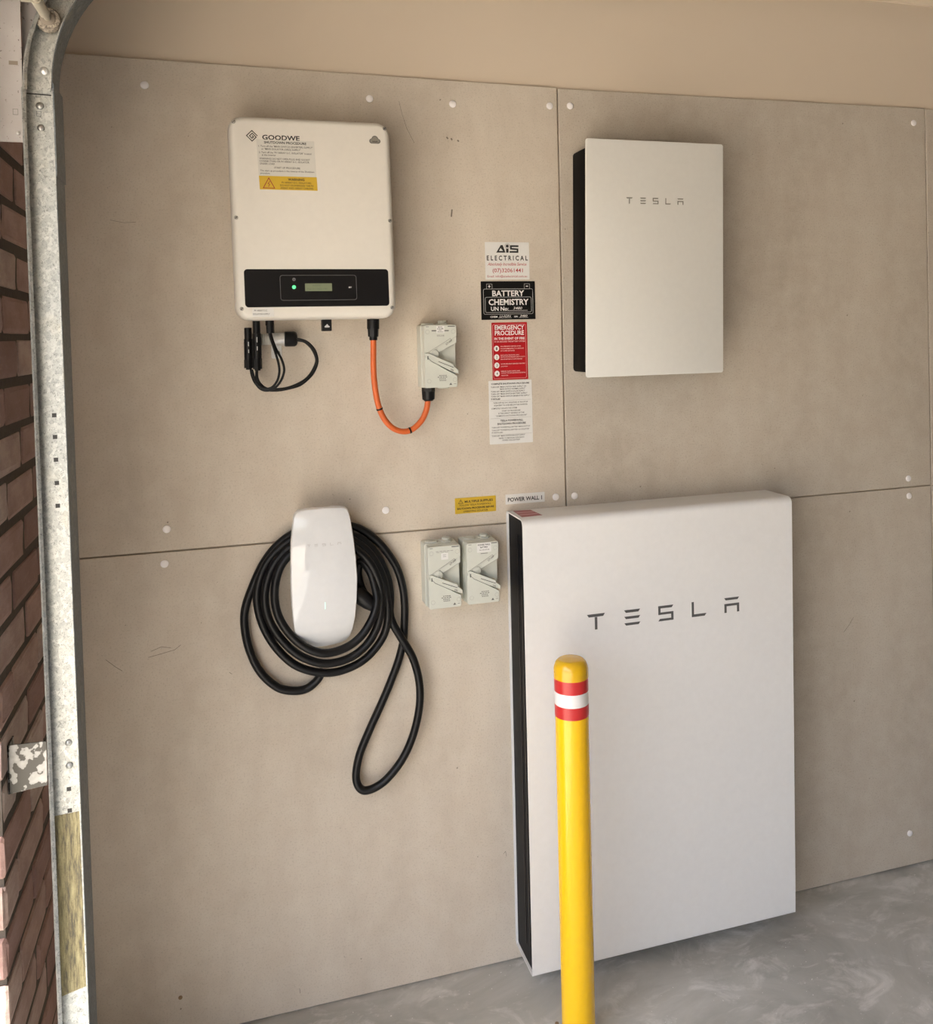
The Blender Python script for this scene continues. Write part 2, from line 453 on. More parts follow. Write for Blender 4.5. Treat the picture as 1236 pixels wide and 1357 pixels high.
# pencil scuffs and nicks
def scuff(key, lines, w=0.0016):
    mb = MB()
    for l in lines: stroke(mb, l, w, -0.00025, 0.0002)
    mb.build('scuff_mark', 'scuff', boards[key])
scuff('ul', [[(-0.444,2.332),(-0.437,2.300),(-0.425,2.262),(-0.406,2.225)], [(-1.150,2.010),(-1.120,2.004),(-1.094,2.006)]], 0.0008)
scuff('ul', [[(-0.317,2.243),(-0.3155,2.241)], [(-0.305,2.240),(-0.304,2.238)], [(-0.287,2.236),(-0.286,2.235)], [(-0.31,2.034),(-0.308,2.05)]], 0.004)
scuff('ll', [[(-1.187,0.957),(-1.166,0.937),(-1.152,0.926)], [(-1.086,0.965),(-1.062,0.973),(-1.041,0.968)], [(-1.092,0.951),(-1.058,0.957),(-1.032,0.962),(-1.018,0.972)], [(-0.755,0.060),(-0.754,0.048)], [(-0.205,0.300),(-0.199,0.306),(-0.197,0.292)], [(-0.906,0.89),(-0.90,0.885)]], 0.0011)
scuff('lr', [[(0.655,1.19),(0.654,1.172)], [(0.905,0.775),(0.925,0.795),(0.94,0.815)]], 0.0011)

# ------------------------------------------------------------------ brick front wall (short return beside the door opening)
YE = -0.575
core = MB().box(-1.392, XN-0.0030, YE+0.005, 0.12, 0, 2.80)          # mortar between the bricks
core.box(-1.40, XN, -5.45, YE+0.010, 2.40, 2.80)                     # lintel over the opening
core.box(-1.40, XN, -5.9, -5.45, 0, 2.80)                            # far pier
wall_left = struct(core.build('wall_left', 'mortar'))
def brick_mesh(L):
    H = 0.0735; T = 0.110; j = lambda: random.uniform(-0.0022, 0.0022)
    def ring(x, d, jt=True):
        a, b = L/2-d, H/2-d; c = 0.006
        q = [(a, -b+c), (a, b-c), (a-c, b), (-a+c, b), (-a, b-c), (-a, -b+c), (-a+c, -b), (a-c, -b)]
        return [(x+(j()*0.6 if jt else 0), y+j(), z+j()*0.7) for y, z in q]
    me = bpy.data.meshes.new('brick')
    mb = MB().rings([ring(-T/2+0.003, 0.004), ring(-T/2+0.006, 0), ring(T/2-0.006, 0.0), ring(T/2-0.0015, 0.003), ring(T/2+0.0005, 0.010)])
    me.from_pydata(mb.v, [], mb.f)
    bm = bmesh.new(); bm.from_mesh(me); bmesh.ops.recalc_face_normals(bm, faces=bm.faces); bm.to_mesh(me); bm.free()
    me.materials.append(MATS['clay_brick']); return me
BR = {L: [brick_mesh(L) for _ in range(5)] for L in (0.230, 0.110)}
CH = 0.0875; z0 = 1.7305-20*CH
for c in range(0, 33):
    zc = z0+c*CH+CH/2
    if zc < 0.03 or zc > 2.79: continue
    jit = random.uniform(-0.016, 0.016)
    lens = [0.230, 0.230, 0.110] if c % 2 else [0.110, 0.230, 0.230]
    y = YE
    for i, L in enumerate(lens):
        o = bpy.data.objects.new('brick', random.choice(BR[L])); COL.objects.link(o)
        o.parent = wall_left
        jj = jit if i else jit*0.35
        o.location = (XN-0.055+random.uniform(-0.0025, 0.0025), y+L/2+jj, zc+random.uniform(-0.0025, 0.0025))
        if random.random() < 0.5: o.rotation_euler = (0, 0, 0)
        y += L+0.0115

# ================================================================== THINGS
# ------------------------------------------------------------------ floor-standing white battery cabinet
bx0, bx1, bz0, bz1, byf, byb = -0.1778, 0.6190, 0.0530, 1.2370, -0.147, -0.006
bat = thing('battery_cabinet', 'tall white battery cabinet with black open side, standing low on wall behind yellow bollard', 'battery', (0.22, -0.07, bz0))
def yz_ring(x, d, n=7):
    r = max(0.018-d, 0.004); pts = []
    rb = max(0.010-d, 0.003)
    for cy, cz, a0, q in ((byb-d-rb, bz1-d-rb, 0, rb), (byf+d+r, bz1-d-r, 90, r), (byf+d+rb*0.6, bz0+d+rb*0.6, 180, rb*0.6), (byb-d-rb, bz0+d+rb, 270, rb)):
        for i in range(n+1):
            a = math.radians(a0+90*i/n); pts.append((x, cy+q*math.cos(a), cz+q*math.sin(a)))
    return pts
def bw(p):
    x, y, z = p; return (x+0.0110*(z-0.645)*((x-bx0)/(bx1-bx0)), y, z)
mb = MB()
mb.rings([[bw(p) for p in yz_ring(bx0+0.010, 0.0035)], [bw(p) for p in yz_ring(bx0, 0.0035)], [bw(p) for p in yz_ring(bx0, 0.0)],
          [bw(p) for p in yz_ring(bx1, 0.0)], [bw(p) for p in yz_ring(bx1, 0.0035)], [bw(p) for p in yz_ring(bx1-0.010, 0.0035)]], False, False)
mb.build('shell', 'battery_white', bat, auto=30)
core = MB().rings([[bw(p) for p in yz_ring(bx0+0.006, 0.0045)], [bw(p) for p in yz_ring(bx1-0.006, 0.0045)]])
core.build('inner_body', 'battery_black', bat, auto=30)
MB().box(bx0+0.0045, bx0+0.0065, byf+0.030, byf+0.034, bz0+0.06, bz1-0.06).box(bx0+0.0045, bx0+0.0065, byf+0.060, byf+0.062, bz0+0.05, bz1-0.05).build('side_rib', 'display_black', bat)
letters([(-0.0057,0.0453),(0.1012,0.1475),(0.2012,0.2464),(0.3020,0.3467),(0.4028,0.4492)], 0.9325, 0.9735, byf, 'grey_mark', bat)
# red caution sticker on its top
zt = bz1+0.0002
mb = MB().add([(-0.163,-0.018,zt),(-0.114,-0.024,zt),(-0.108,-0.106,zt),(-0.167,-0.110,zt)], [(0,1,2,3)])
st = mb.build('caution_sticker', 'label_darkred', bat)
mb = MB()
for t in (0.36, 0.68):
    a = Vector((-0.163,-0.018)).lerp(Vector((-0.167,-0.110)), t); b = Vector((-0.114,-0.024)).lerp(Vector((-0.108,-0.106)), t)
    mb.add([(a.x+0.002,a.y+0.004,zt+0.0003),(b.x-0.003,b.y+0.004,zt+0.0003),(b.x-0.003,b.y-0.003,zt+0.0003),(a.x+0.002,a.y-0.003,zt+0.0003)], [(0,1,2,3)])
mb.build('sticker_stripe', 'ink_pink', st)
# wall bracket that carries it
MB().box(-0.06, 0.50, -0.006, 0.0, 0.30, 1.10).build('mounting_bracket', 'black_plastic', bat)

# ------------------------------------------------------------------ upper white gateway cabinet
gsh = (0.0212, 1.911)
gw = thing('gateway_cabinet', 'upper white wall cabinet with black side, mounted above the large battery cabinet', 'cabinet', (0.217, 0, 1.597))
rslab(MB(), 0.0345, 0.402, 1.6075, 2.2150, 0.010, [(0.002, 0.0), (0, -0.003), (0, -0.1405), (0.002, -0.143)], 4, gsh).build('housing', 'gateway_black', gw, auto=40)
rslab(MB(), 0.0131, 0.4200, 1.5970, 2.2245, 0.0065, [(0.0012, -0.1430), (0, -0.1440), (0, -0.1470), (0.0006, -0.1484), (0.0022, -0.1490)], 5, gsh).build('front_panel', 'gateway_white', gw, auto=40)
letters([(0.1283,0.1464),(0.1690,0.1858),(0.2058,0.2226),(0.2434,0.2598),(0.2796,0.2976)], 2.0555, 2.0722, -0.149, 'gateway_mark', gw, 0.0005, gsh)

# ------------------------------------------------------------------ solar inverter
ish = (-0.0155, 2.0)
ix0, ix1, iz0, iz1, iyf = -0.8747, -0.4945, 1.7614, 2.2392, -0.160
inv = thing('solar_inverter', 'cream white solar inverter with black display band and small green light, upper left', 'inverter', (-0.685, 0, iz0))
rslab(MB(), ix0, ix1, iz0, iz1, 0.034, [(0.030, 0.0), (0.030, -0.020), (0.014, -0.028), (0.008, -0.060), (0.002, -0.075), (0, -0.080), (0.0, -0.132), (0.0012, -0.144), (0.0042, -0.153), (0.0090, -0.1585), (0.0150, iyf)], 10, ish).build('housing', 'inverter_white', inv, auto=40)
for x, z in [(-0.8612,2.2223),(-0.5089,2.2219),(-0.8639,2.0001),(-0.5047,1.9984),(-0.8598,1.7884),(-0.5077,1.7871)]:
    x += ish[0]*(z-ish[1])
    sc = MB().lathe((x, -0.1592, z), [(0.0, 0.002), (0.0046, 0.002), (0.0046, -0.0006), (0.0034, -0.0016), (0.0, -0.0016)], 16, 'Y').build('screw', 'screw_steel', inv, loc=(x, -0.159, z))
    stroke(MB(), [(x-0.0022, z-0.0022), (x+0.0022, z+0.0022)], 0.0012, -0.1612, -0.1607).build('screw_slot', 'ink_black', sc)
iy = iyf
band = rslab(MB(), -0.8521, -0.5140, 1.7914, 1.8806, 0.008, [(0, iy+0.002), (0, iy-0.0004), (0.0008, iy-0.0012)], 6, ish).build('display_band', 'display_black', inv)
fy = iy-0.0012
mb = MB()
for q0, q1 in ((0, 0.0009),):
    mb.rings([rr(-0.7714, -0.5922, 1.8066, 1.8663, 0.006, fy-0.0002, 5, ish), rr(-0.7714+q1, -0.5922-q1, 1.8066+q1, 1.8663-q1, 0.0055, fy-0.0002, 5, ish)], False, False)
mb.build('panel_outline', 'line_grey', band)
rslab(MB(), -0.7141, -0.6508, 1.8282, 1.8465, 0.001, [(0, fy+0.001), (0, fy-0.0004)], 2, ish).build('lcd_screen', 'lcd_green', band)
mb = MB(); put(mb, 'POWER:', -0.696, -0.676, 1.8395, 0.004, fy-0.0007, sh=ish); put(mb, 'Pac = 1352.1W', -0.709, -0.662, 1.8315, 0.004, fy-0.0007, sh=ish)
mb.build('screen_text', 'lcd_ink', band)
MB().lathe((-0.7396-0.0155*(1.838-2), fy, 1.838), [(0.0, 0.001), (0.0048, 0.001), (0.0046, -0.0006), (0.0, -0.0012)], 18, 'Y').build('power_light', 'led_green', band)
MB().lathe((-0.7389-0.0155*(1.8562-2), fy, 1.8562), [(0.0, 0.001), (0.0042, 0.001), (0.0040, -0.0002), (0.0031, -0.0002), (0.0, 0.0001)], 16, 'Y').build('indicator_light', 'line_grey', band)
put(MB(), 'SET', -0.6115, -0.6040, 1.8352, 0.0030, fy-0.0004, True, sh=ish).build('button_text', 'ink_white', band)
# printed marks
py = iy-0.0004
mb = MB(); c0 = (-0.8270+0.003, 2.1910); u = 0.00262
def dia(pts): return [(c0[0]+(a-b)*u*0.78, c0[1]+(a+b)*u*0.78) for a, b in pts]
stroke(mb, dia([(3,-2.6),(3,3),(-3,3),(-3,-3),(1.6,-3),(1.6,1.3),(-1.4,1.3),(-1.4,-1.4),(0.2,-1.4),(0.2,-0.1)]), 0.0019, py, iy+0.001)
mb.build('emblem', 'ink_black', inv)
mb = MB()
put(mb, 'GOODWE', -0.8012, -0.7155, 2.1835, 0.0110, py, True)
mb.build('lettering', 'ink_black', inv)
# cloud badge
mb = MB(); cx, cz = -0.5370, 2.1935
pts = []
for ax, az, r, a0, a1 in ((-0.0075, -0.0030, 0.0060, 100, 270), (0.0080, -0.0032, 0.0058, -90, 75), (0.0002, 0.0020, 0.0080, 15, 168)):
    for i in range(9):
        a = math.radians(a0+(a1-a0)*i/8); pts.append((cx+ax+r*math.cos(a), cz+az+r*math.sin(a)))
poly(mb, pts, py, iy+0.001); cl = mb.build('cloud_badge', 'ink_grey', inv)
mb = MB(); poly(mb, [(cx+(x-cx)*0.8, cz+(z-cz)*0.8) for x, z in pts], py-0.0003, py); mb.build('badge_face', 'gateway_mark', cl)
put(MB(), 'WiFi', cx-0.0070, cx+0.0070, cz-0.0062, 0.0034, py-0.0005, True).build('badge_text', 'ink_black', cl)
# shutdown label (white over yellow)
def lab(x0, x1, z0_, z1_, mat, name, parent, y, th=0.0005, sh=None):
    return rslab(MB(), x0, x1, z0_, z1_, 0.0006, [(0, y+0.0008), (0, y-th)], 1, sh).build(name, mat, parent)
lsh = (-0.0155-0.030, 2.125)
L1 = lab(-0.8120, -0.6795, 2.0990, 2.1838, 'label_grey', 'shutdown_label', inv, iy, sh=lsh)
mb = MB(); ly = iy-0.0007
put(mb, 'SHUTDOWN PROCEDURE', -0.795, -0.698, 2.1745, 0.0055, ly, True, sh=lsh)
put(mb, '1. Turn off the "MAIN SWITCH (INVERTER) SUPPLY"', -0.808, -0.684, 2.1660, 0.0042, ly, sh=lsh)
put(mb, 'or "MAIN ISOLATOR (GRID) SUPPLY"', -0.802, -0.712, 2.1595, 0.0042, ly, sh=lsh)
put(mb, '2. Turn off the "PV ARRAY D.C. ISOLATOR" located', -0.808, -0.688, 2.1515, 0.0042, ly, sh=lsh)
put(mb, 'at the inverter', -0.802, -0.770, 2.1455, 0.0042, ly, sh=lsh)
put(mb, 'WARNING! DO NOT OPEN PLUG AND SOCKET', -0.808, -0.692, 2.1370, 0.0042, ly, sh=lsh)
put(mb, 'CONNECTORS OR PV ARRAY D.C. ISOLATOR', -0.808, -0.694, 2.1310, 0.0042, ly, sh=lsh)
put(mb, 'UNDER LOAD', -0.808, -0.774, 2.1250, 0.0042, ly, sh=lsh)
put(mb, 'START UP PROCEDURE', -0.776, -0.716, 2.1165, 0.0042, ly, sh=lsh)
put(mb, 'The start up procedure is the reverse of the Shutdown', -0.808, -0.684, 2.1090, 0.0040, ly, sh=lsh)
put(mb, 'procedure.', -0.808, -0.786, 2.1030, 0.0040, ly, sh=lsh)
mb.build('label_text', 'ink_black', L1)
L2 = lab(-0.8120, -0.6790, 2.0668, 2.0988, 'label_yellow', 'warning_label', inv, iy, sh=lsh)
mb = MB()
put(mb, 'WARNING', -0.746, -0.708, 2.0890, 0.0056, ly, True, sh=lsh)
put(mb, 'PV ARRAY D.C. ISOLATORS', -0.761, -0.693, 2.0820, 0.0042, ly, sh=lsh)
put(mb, 'DO NOT DE-ENERGIZE THE PV', -0.765, -0.688, 2.0755, 0.0042, ly, sh=lsh)
put(mb, 'ARRAY AND ARRAY CABLING', -0.765, -0.689, 2.0692, 0.0042, ly, sh=lsh)
mb.build('label_text', 'ink_black', L2)
mb = MB(); tx, tz = -0.7885, 2.0705
stroke(mb, [(tx-0.0128, tz), (tx+0.0128, tz), (tx, tz+0.0235)], 0.0016, ly, iy, True)
stroke(mb, [(tx+0.002, tz+0.015), (tx-0.0018, tz+0.0105), (tx+0.0018, tz+0.0085), (tx-0.0008, tz+0.0035)], 0.0013, ly, iy)
mb.build('hazard_triangle', 'label_darkred', L2)
L3 = lab(-0.8368, -0.7880, 1.7690, 1.7902, 'label_white', 'isolator_label', inv, iy-0.0002, sh=ish)
mb = MB(); put(mb, 'PV ARRAY D.C.', -0.829, -0.799, 1.7818, 0.0040, iy-0.0009); put(mb, 'ISOLATOR SUPPLY', -0.832, -0.794, 1.7735, 0.0040, iy-0.0009); mb.build('label_text', 'ink_black', L3)
# glands and the data dongle that hang from its underside
MB().cyl((-0.7908, -0.082, 1.7640), (-0.7908, -0.082, 1.7500), 0.0104, 20).cyl((-0.7900, -0.082, 1.7510), (-0.7895, -0.082, 1.7310), 0.0098, 8, 0.0092).build('cable_gland', 'black_plastic', inv, auto=40)
dg = rslab(MB(), -0.6672, -0.6446, 1.7333, 1.7640, 0.002, [(0.001, -0.070), (0, -0.072), (0, -0.103), (0.001, -0.1045)], 3).build('data_dongle', 'black_plastic', inv)
mb = MB()
poly(mb, [(-0.6610,1.7420),(-0.6510,1.7420),(-0.6495,1.7440),(-0.6525,1.7465),(-0.6555,1.7505),(-0.6600,1.7465),(-0.6625,1.7440)], -0.1049, -0.104); mb.build('dongle_mark', 'pale_mark', dg)
MB().cyl((-0.5372, -0.07, 1.7640), (-0.5376, -0.07, 1.7365), 0.0155, 24).cyl((-0.5376, -0.07, 1.7380), (-0.5377, -0.07, 1.7170), 0.0140, 8, 0.0132).cyl((-0.5377, -0.07, 1.7170), (-0.5378, -0.07, 1.7080), 0.0100, 20).build('cable_gland', 'black_plastic', inv, auto=40)

# ------------------------------------------------------------------ DC plug connectors below the inverter
def connector(x, y, ztop, zbot, label, w=0.0104):
    t = thing('plug_connector', label, 'connector', (x, y, zbot), 'plug connectors under the inverter')
    H = ztop-zbot
    MB().cyl((x, y, zbot+H*0.22), (x, y, zbot+H*0.74), w, 14, bevel=0.0015).box(x-w*1.0, x+w*1.0, y-0.004, y+0.004, zbot+H*0.30, zbot+H*0.66).build('body', 'black_plastic', t, auto=40)
    MB().cyl((x, y, zbot+H*0.72), (x, y, ztop), w*0.86, 14, bevel=0.001).build('socket', 'black_plastic', t, auto=40)
    MB().cyl((x, y, zbot+0.004), (x, y, zbot+H*0.24), w*1.08, 8).cyl((x, y, zbot), (x, y, zbot+0.005), w*0.7, 12).build('nut', 'rubber_cable', t, auto=40)
    mb = MB(); 
    for i in range(2): mb.box(x-0.0008, x+0.0010, y-w-0.0006, y-w+0.001, zbot+H*(0.40+0.16*i), zbot+H*(0.48+0.18*i))
    tag(mb.build('print_mark', 'pale_mark', t), kind='stuff')
connector(-0.8412, -0.045, 1.7458, 1.6430, 'leftmost short black plug connector hanging below the inverter')
connector(-0.8214, -0.060, 1.7640, 1.6405, 'longer black plug connector fixed to inverter underside, beside the leftmost one')

# grey conduit stub, saddle and end cap
ct = thing('conduit_stub', 'short grey corrugated conduit with black end cap held below the inverter', 'conduit', (-0.77, -0.03, 1.70))
prof = []
for i in range(14):
    prof.append((-0.8160+i*0.0026, 0.0142 if i % 2 else 0.0126))
mb = MB(); cyc, czc = -0.030, 1.7158
mb.rings([[(x, cyc+r*math.cos(2*PI*k/20), czc+r*math.sin(2*PI*k/20)) for k in range(20)] for x, r in prof]).build('corrugated_pipe', 'grey_conduit', ct)
mb = MB()
mb.rings([[(x, cyc+r*math.cos(2*PI*k/24), czc+r*math.sin(2*PI*k/24)) for k in range(24)] for x, r in ((-0.7535, 0.0175), (-0.7525, 0.0188), (-0.7290, 0.0188), (-0.7245, 0.0165), (-0.7225, 0.0120))]).build('end_cap', 'black_plastic', ct, auto=50)
sd = thing('pipe_saddle', 'shiny metal pipe saddle clamping the grey conduit to the wall', 'clamp', (-0.77, 0, 1.667))
mb = MB(); pr_ = []
for x in (-0.7830, -0.7545):
    o_ = [(x, cyc-0.0163*math.cos(a), czc+0.0163*math.sin(a)) for a in [math.radians(-90+180*i/12) for i in range(13)]]
    i_ = [(x, cyc-0.0148*math.cos(a), czc+0.0148*math.sin(a)) for a in [math.radians(90-180*i/12) for i in range(13)]]
    pr_.append([(x, -0.001, czc+0.0163)]+o_[::-1]+[(x, -0.001, czc-0.0163), (x, -0.001, czc-0.0148)]+i_[::-1]+[(x, -0.001, czc+0.0148)])
mb.rings(pr_); mb.build('strap', 'chrome', sd, auto=30)
rslab(MB(), -0.7850, -0.7590, 1.6674, 1.7010, 0.004, [(0, -0.0005), (0, -0.0022), (0.0006, -0.0028)], 4).build('tab', 'chrome', sd)
MB().lathe((-0.7680, -0.0028, 1.6826), [(0, 0.001), (0.0048, 0.001), (0.0046, -0.0012), (0.0025, -0.0026), (0, -0.0028)], 16, 'Y').build('screw', 'screw_steel', sd)

# ------------------------------------------------------------------ solar cables
COIL = [(-0.6824, -0.026, 0.8747), (-0.6912, -0.0207, 0.8518), (-0.7192, -0.0193, 0.8309), (-0.7546, -0.0193, 0.8301), (-0.7931, -0.0193, 0.845), (-0.8324, -0.0193, 0.8882), (-0.8575, -0.0193, 0.949), (-0.867, -0.0193, 1.0094), (-0.8637, -0.0193, 1.0525), (-0.8474, -0.0193, 1.0982), (-0.82, -0.0207, 1.1552), (-0.7844, -0.022, 1.1999), (-0.7371, -0.022, 1.2296), (-0.6696, -0.0207, 1.2437), (-0.6015, -0.0193, 1.2337), (-0.5611, -0.018, 1.2136), (-0.5208, -0.018, 1.1751), (-0.4848, -0.018, 1.1179), (-0.4686, -0.018, 1.0623), (-0.4643, -0.018, 1.0119), (-0.4668, -0.018, 0.9622), (-0.4708, -0.018, 0.9187), (-0.4893, -0.018, 0.8577), (-0.5251, -0.018, 0.7782), (-0.5647, -0.018, 0.7001), (-0.5912, -0.0193, 0.6421), (-0.6019, -0.022, 0.595), (-0.5982, -0.026, 0.567), (-0.5825, -0.0294, 0.5527), (-0.5537, -0.0317, 0.5572), (-0.5201, -0.034, 0.5785), (-0.4812, -0.0347, 0.6228), (-0.4523, -0.0353, 0.6817), (-0.4353, -0.036, 0.7513), (-0.4342, -0.036, 0.8145), (-0.4497, -0.036, 0.8798), (-0.4781, -0.036, 0.9337), (-0.4991, -0.036, 0.9739), (-0.5064, -0.0347, 1.0048), (-0.5044, -0.034, 1.0455), (-0.5111, -0.034, 1.0955), (-0.5363, -0.034, 1.1554), (-0.5759, -0.034, 1.2019), (-0.6237, -0.034, 1.2263), (-0.6712, -0.034, 1.2344), (-0.7225, -0.034, 1.2268), (-0.7736, -0.034, 1.1995), (-0.8129, -0.034, 1.1577), (-0.8333, -0.034, 1.1045), (-0.8345, -0.034, 1.0534), (-0.8189, -0.0347, 0.9966), (-0.7878, -0.036, 0.9417), (-0.7428, -0.04, 0.8975), (-0.6809, -0.042, 0.8737), (-0.6253, -0.042, 0.8748), (-0.5724, -0.042, 0.8963), (-0.5303, -0.04, 0.9394), (-0.5143, -0.0445, 0.988), (-0.5157, -0.047, 1.0502), (-0.5274, -0.047, 1.1086), (-0.5585, -0.047, 1.1665), (-0.6017, -0.0457, 1.2038), (-0.649, -0.0445, 1.2185), (-0.708, -0.0445, 1.2177), (-0.759, -0.0457, 1.1948), (-0.7985, -0.047, 1.1515), (-0.8171, -0.0486, 1.0909), (-0.8111, -0.0518, 1.0323), (-0.7841, -0.055, 0.979), (-0.7395, -0.0574, 0.9308), (-0.682, -0.0586, 0.9032), (-0.6227, -0.0586, 0.9063), (-0.574, -0.0586, 0.9345), (-0.5427, -0.0598, 0.9837), (-0.5313, -0.061, 1.0435), (-0.5381, -0.061, 1.0969), (-0.5611, -0.061, 1.1477), (-0.6001, -0.0598, 1.1873), (-0.6507, -0.0562, 1.2071), (-0.7055, -0.0562, 1.2061), (-0.7525, -0.0586, 1.1852), (-0.7822, -0.061, 1.1493), (-0.7946, -0.0631, 1.0963), (-0.7891, -0.0693, 1.0427), (-0.7642, -0.0777, 0.9954), (-0.7256, -0.0839, 0.9575), (-0.6801, -0.086, 0.9375), (-0.629, -0.0839, 0.9435), (-0.5887, -0.0818, 0.9677), (-0.5595, -0.0797, 1.0077), (-0.5458, -0.0756, 1.0451), (-0.5459, -0.0673, 1.0711), (-0.557, -0.0556, 1.1177), (-0.5784, -0.041, 1.1447), (-0.5858, -0.0317, 1.1147), (-0.5783, -0.0294, 1.0767), (-0.5618, -0.036, 1.0441), (-0.554, -0.0445, 1.0366)]
SOL_A = [(-0.8368, -0.045, 1.6437), (-0.8347, -0.045, 1.629), (-0.8282, -0.045, 1.6112), (-0.8157, -0.045, 1.597), (-0.7988, -0.045, 1.5909), (-0.7722, -0.045, 1.5894), (-0.7453, -0.045, 1.5933), (-0.72, -0.045, 1.6002), (-0.6982, -0.045, 1.6163), (-0.6841, -0.045, 1.6337), (-0.6757, -0.045, 1.6573), (-0.6791, -0.045, 1.6802), (-0.6885, -0.045, 1.6964), (-0.7037, -0.045, 1.7097), (-0.7249, -0.045, 1.7161)]
SOL_B = [(-0.8222, -0.058, 1.6426), (-0.8227, -0.058, 1.6251), (-0.8169, -0.058, 1.6094), (-0.8031, -0.058, 1.5968), (-0.7841, -0.055, 1.5934), (-0.7571, -0.05, 1.594), (-0.73, -0.05, 1.6018), (-0.7065, -0.05, 1.6148), (-0.6895, -0.05, 1.634), (-0.6791, -0.05, 1.6585), (-0.6826, -0.05, 1.6774), (-0.6927, -0.048, 1.6955), (-0.7077, -0.046, 1.7088), (-0.725, -0.045, 1.7121)]
SOL_C = [(-0.7933, -0.085, 1.7368), (-0.7892, -0.085, 1.7175), (-0.7831, -0.085, 1.6961), (-0.7753, -0.083, 1.6689), (-0.7713, -0.08, 1.6493), (-0.7711, -0.078, 1.6338), (-0.7762, -0.075, 1.6144), (-0.7885, -0.07, 1.5991), (-0.8035, -0.066, 1.5956), (-0.8181, -0.062, 1.6028), (-0.8284, -0.056, 1.6194), (-0.8345, -0.05, 1.6428)]
SOL_D = [(-0.7904, -0.082, 1.7368), (-0.7861, -0.08, 1.7174), (-0.7772, -0.078, 1.6921), (-0.7655, -0.076, 1.6684), (-0.7596, -0.074, 1.6488), (-0.7598, -0.072, 1.6332), (-0.7674, -0.07, 1.6139), (-0.7808, -0.066, 1.5977), (-0.7977, -0.062, 1.5909), (-0.8144, -0.058, 1.5947), (-0.8243, -0.055, 1.6095), (-0.8234, -0.055, 1.6425)]
ORANGE = [(-0.5379, -0.07, 1.7162), (-0.538, -0.07, 1.6915), (-0.5389, -0.068, 1.6421), (-0.5364, -0.064, 1.5974), (-0.5282, -0.058, 1.5471), (-0.5131, -0.052, 1.5086), (-0.49, -0.046, 1.4818), (-0.4615, -0.042, 1.4704), (-0.4354, -0.04, 1.4759), (-0.4116, -0.04, 1.4975), (-0.3985, -0.04, 1.5249), (-0.3936, -0.04, 1.5553)]
for pts, lab_, nm in ((SOL_A, 'black solar cable sweeping the outermost curve to the conduit end cap', 'solar_cable'),
                (SOL_B, 'black solar cable running just inside the outermost curve to the end cap', 'solar_cable'),
                (SOL_C, 'inner black solar cable dropping past the metal saddle, nearer the plug connectors', 'solar_cable'),
                (SOL_D, 'black solar cable dropping past the saddle, on the right of its twin', 'solar_cable')):
    c_ = MB().tube(pts, 0.0030, 10, 5).build(nm, 'rubber_cable', shade=True, loc=pts[0])
    tag(c_, lab_, 'cable', 'thin black solar cables below the inverter')
oc = thing('orange_cable', 'thick orange power cable looping from the inverter to the upper isolator', 'cable', ORANGE[7])
MB().tube(ORANGE, 0.0075, 14, 6).build('sheath', 'orange_sheath', oc, shade=True)
P_ = smooth_path(ORANGE, 6)
for i0 in (26, 46):
    a = P_[i0]; t_ = (P_[i0+1]-P_[i0-1]).normalized()
    MB().cyl(a-t_*0.0022, a+t_*0.0022, 0.0084, 16).build('cable_tie', 'black_plastic', oc)

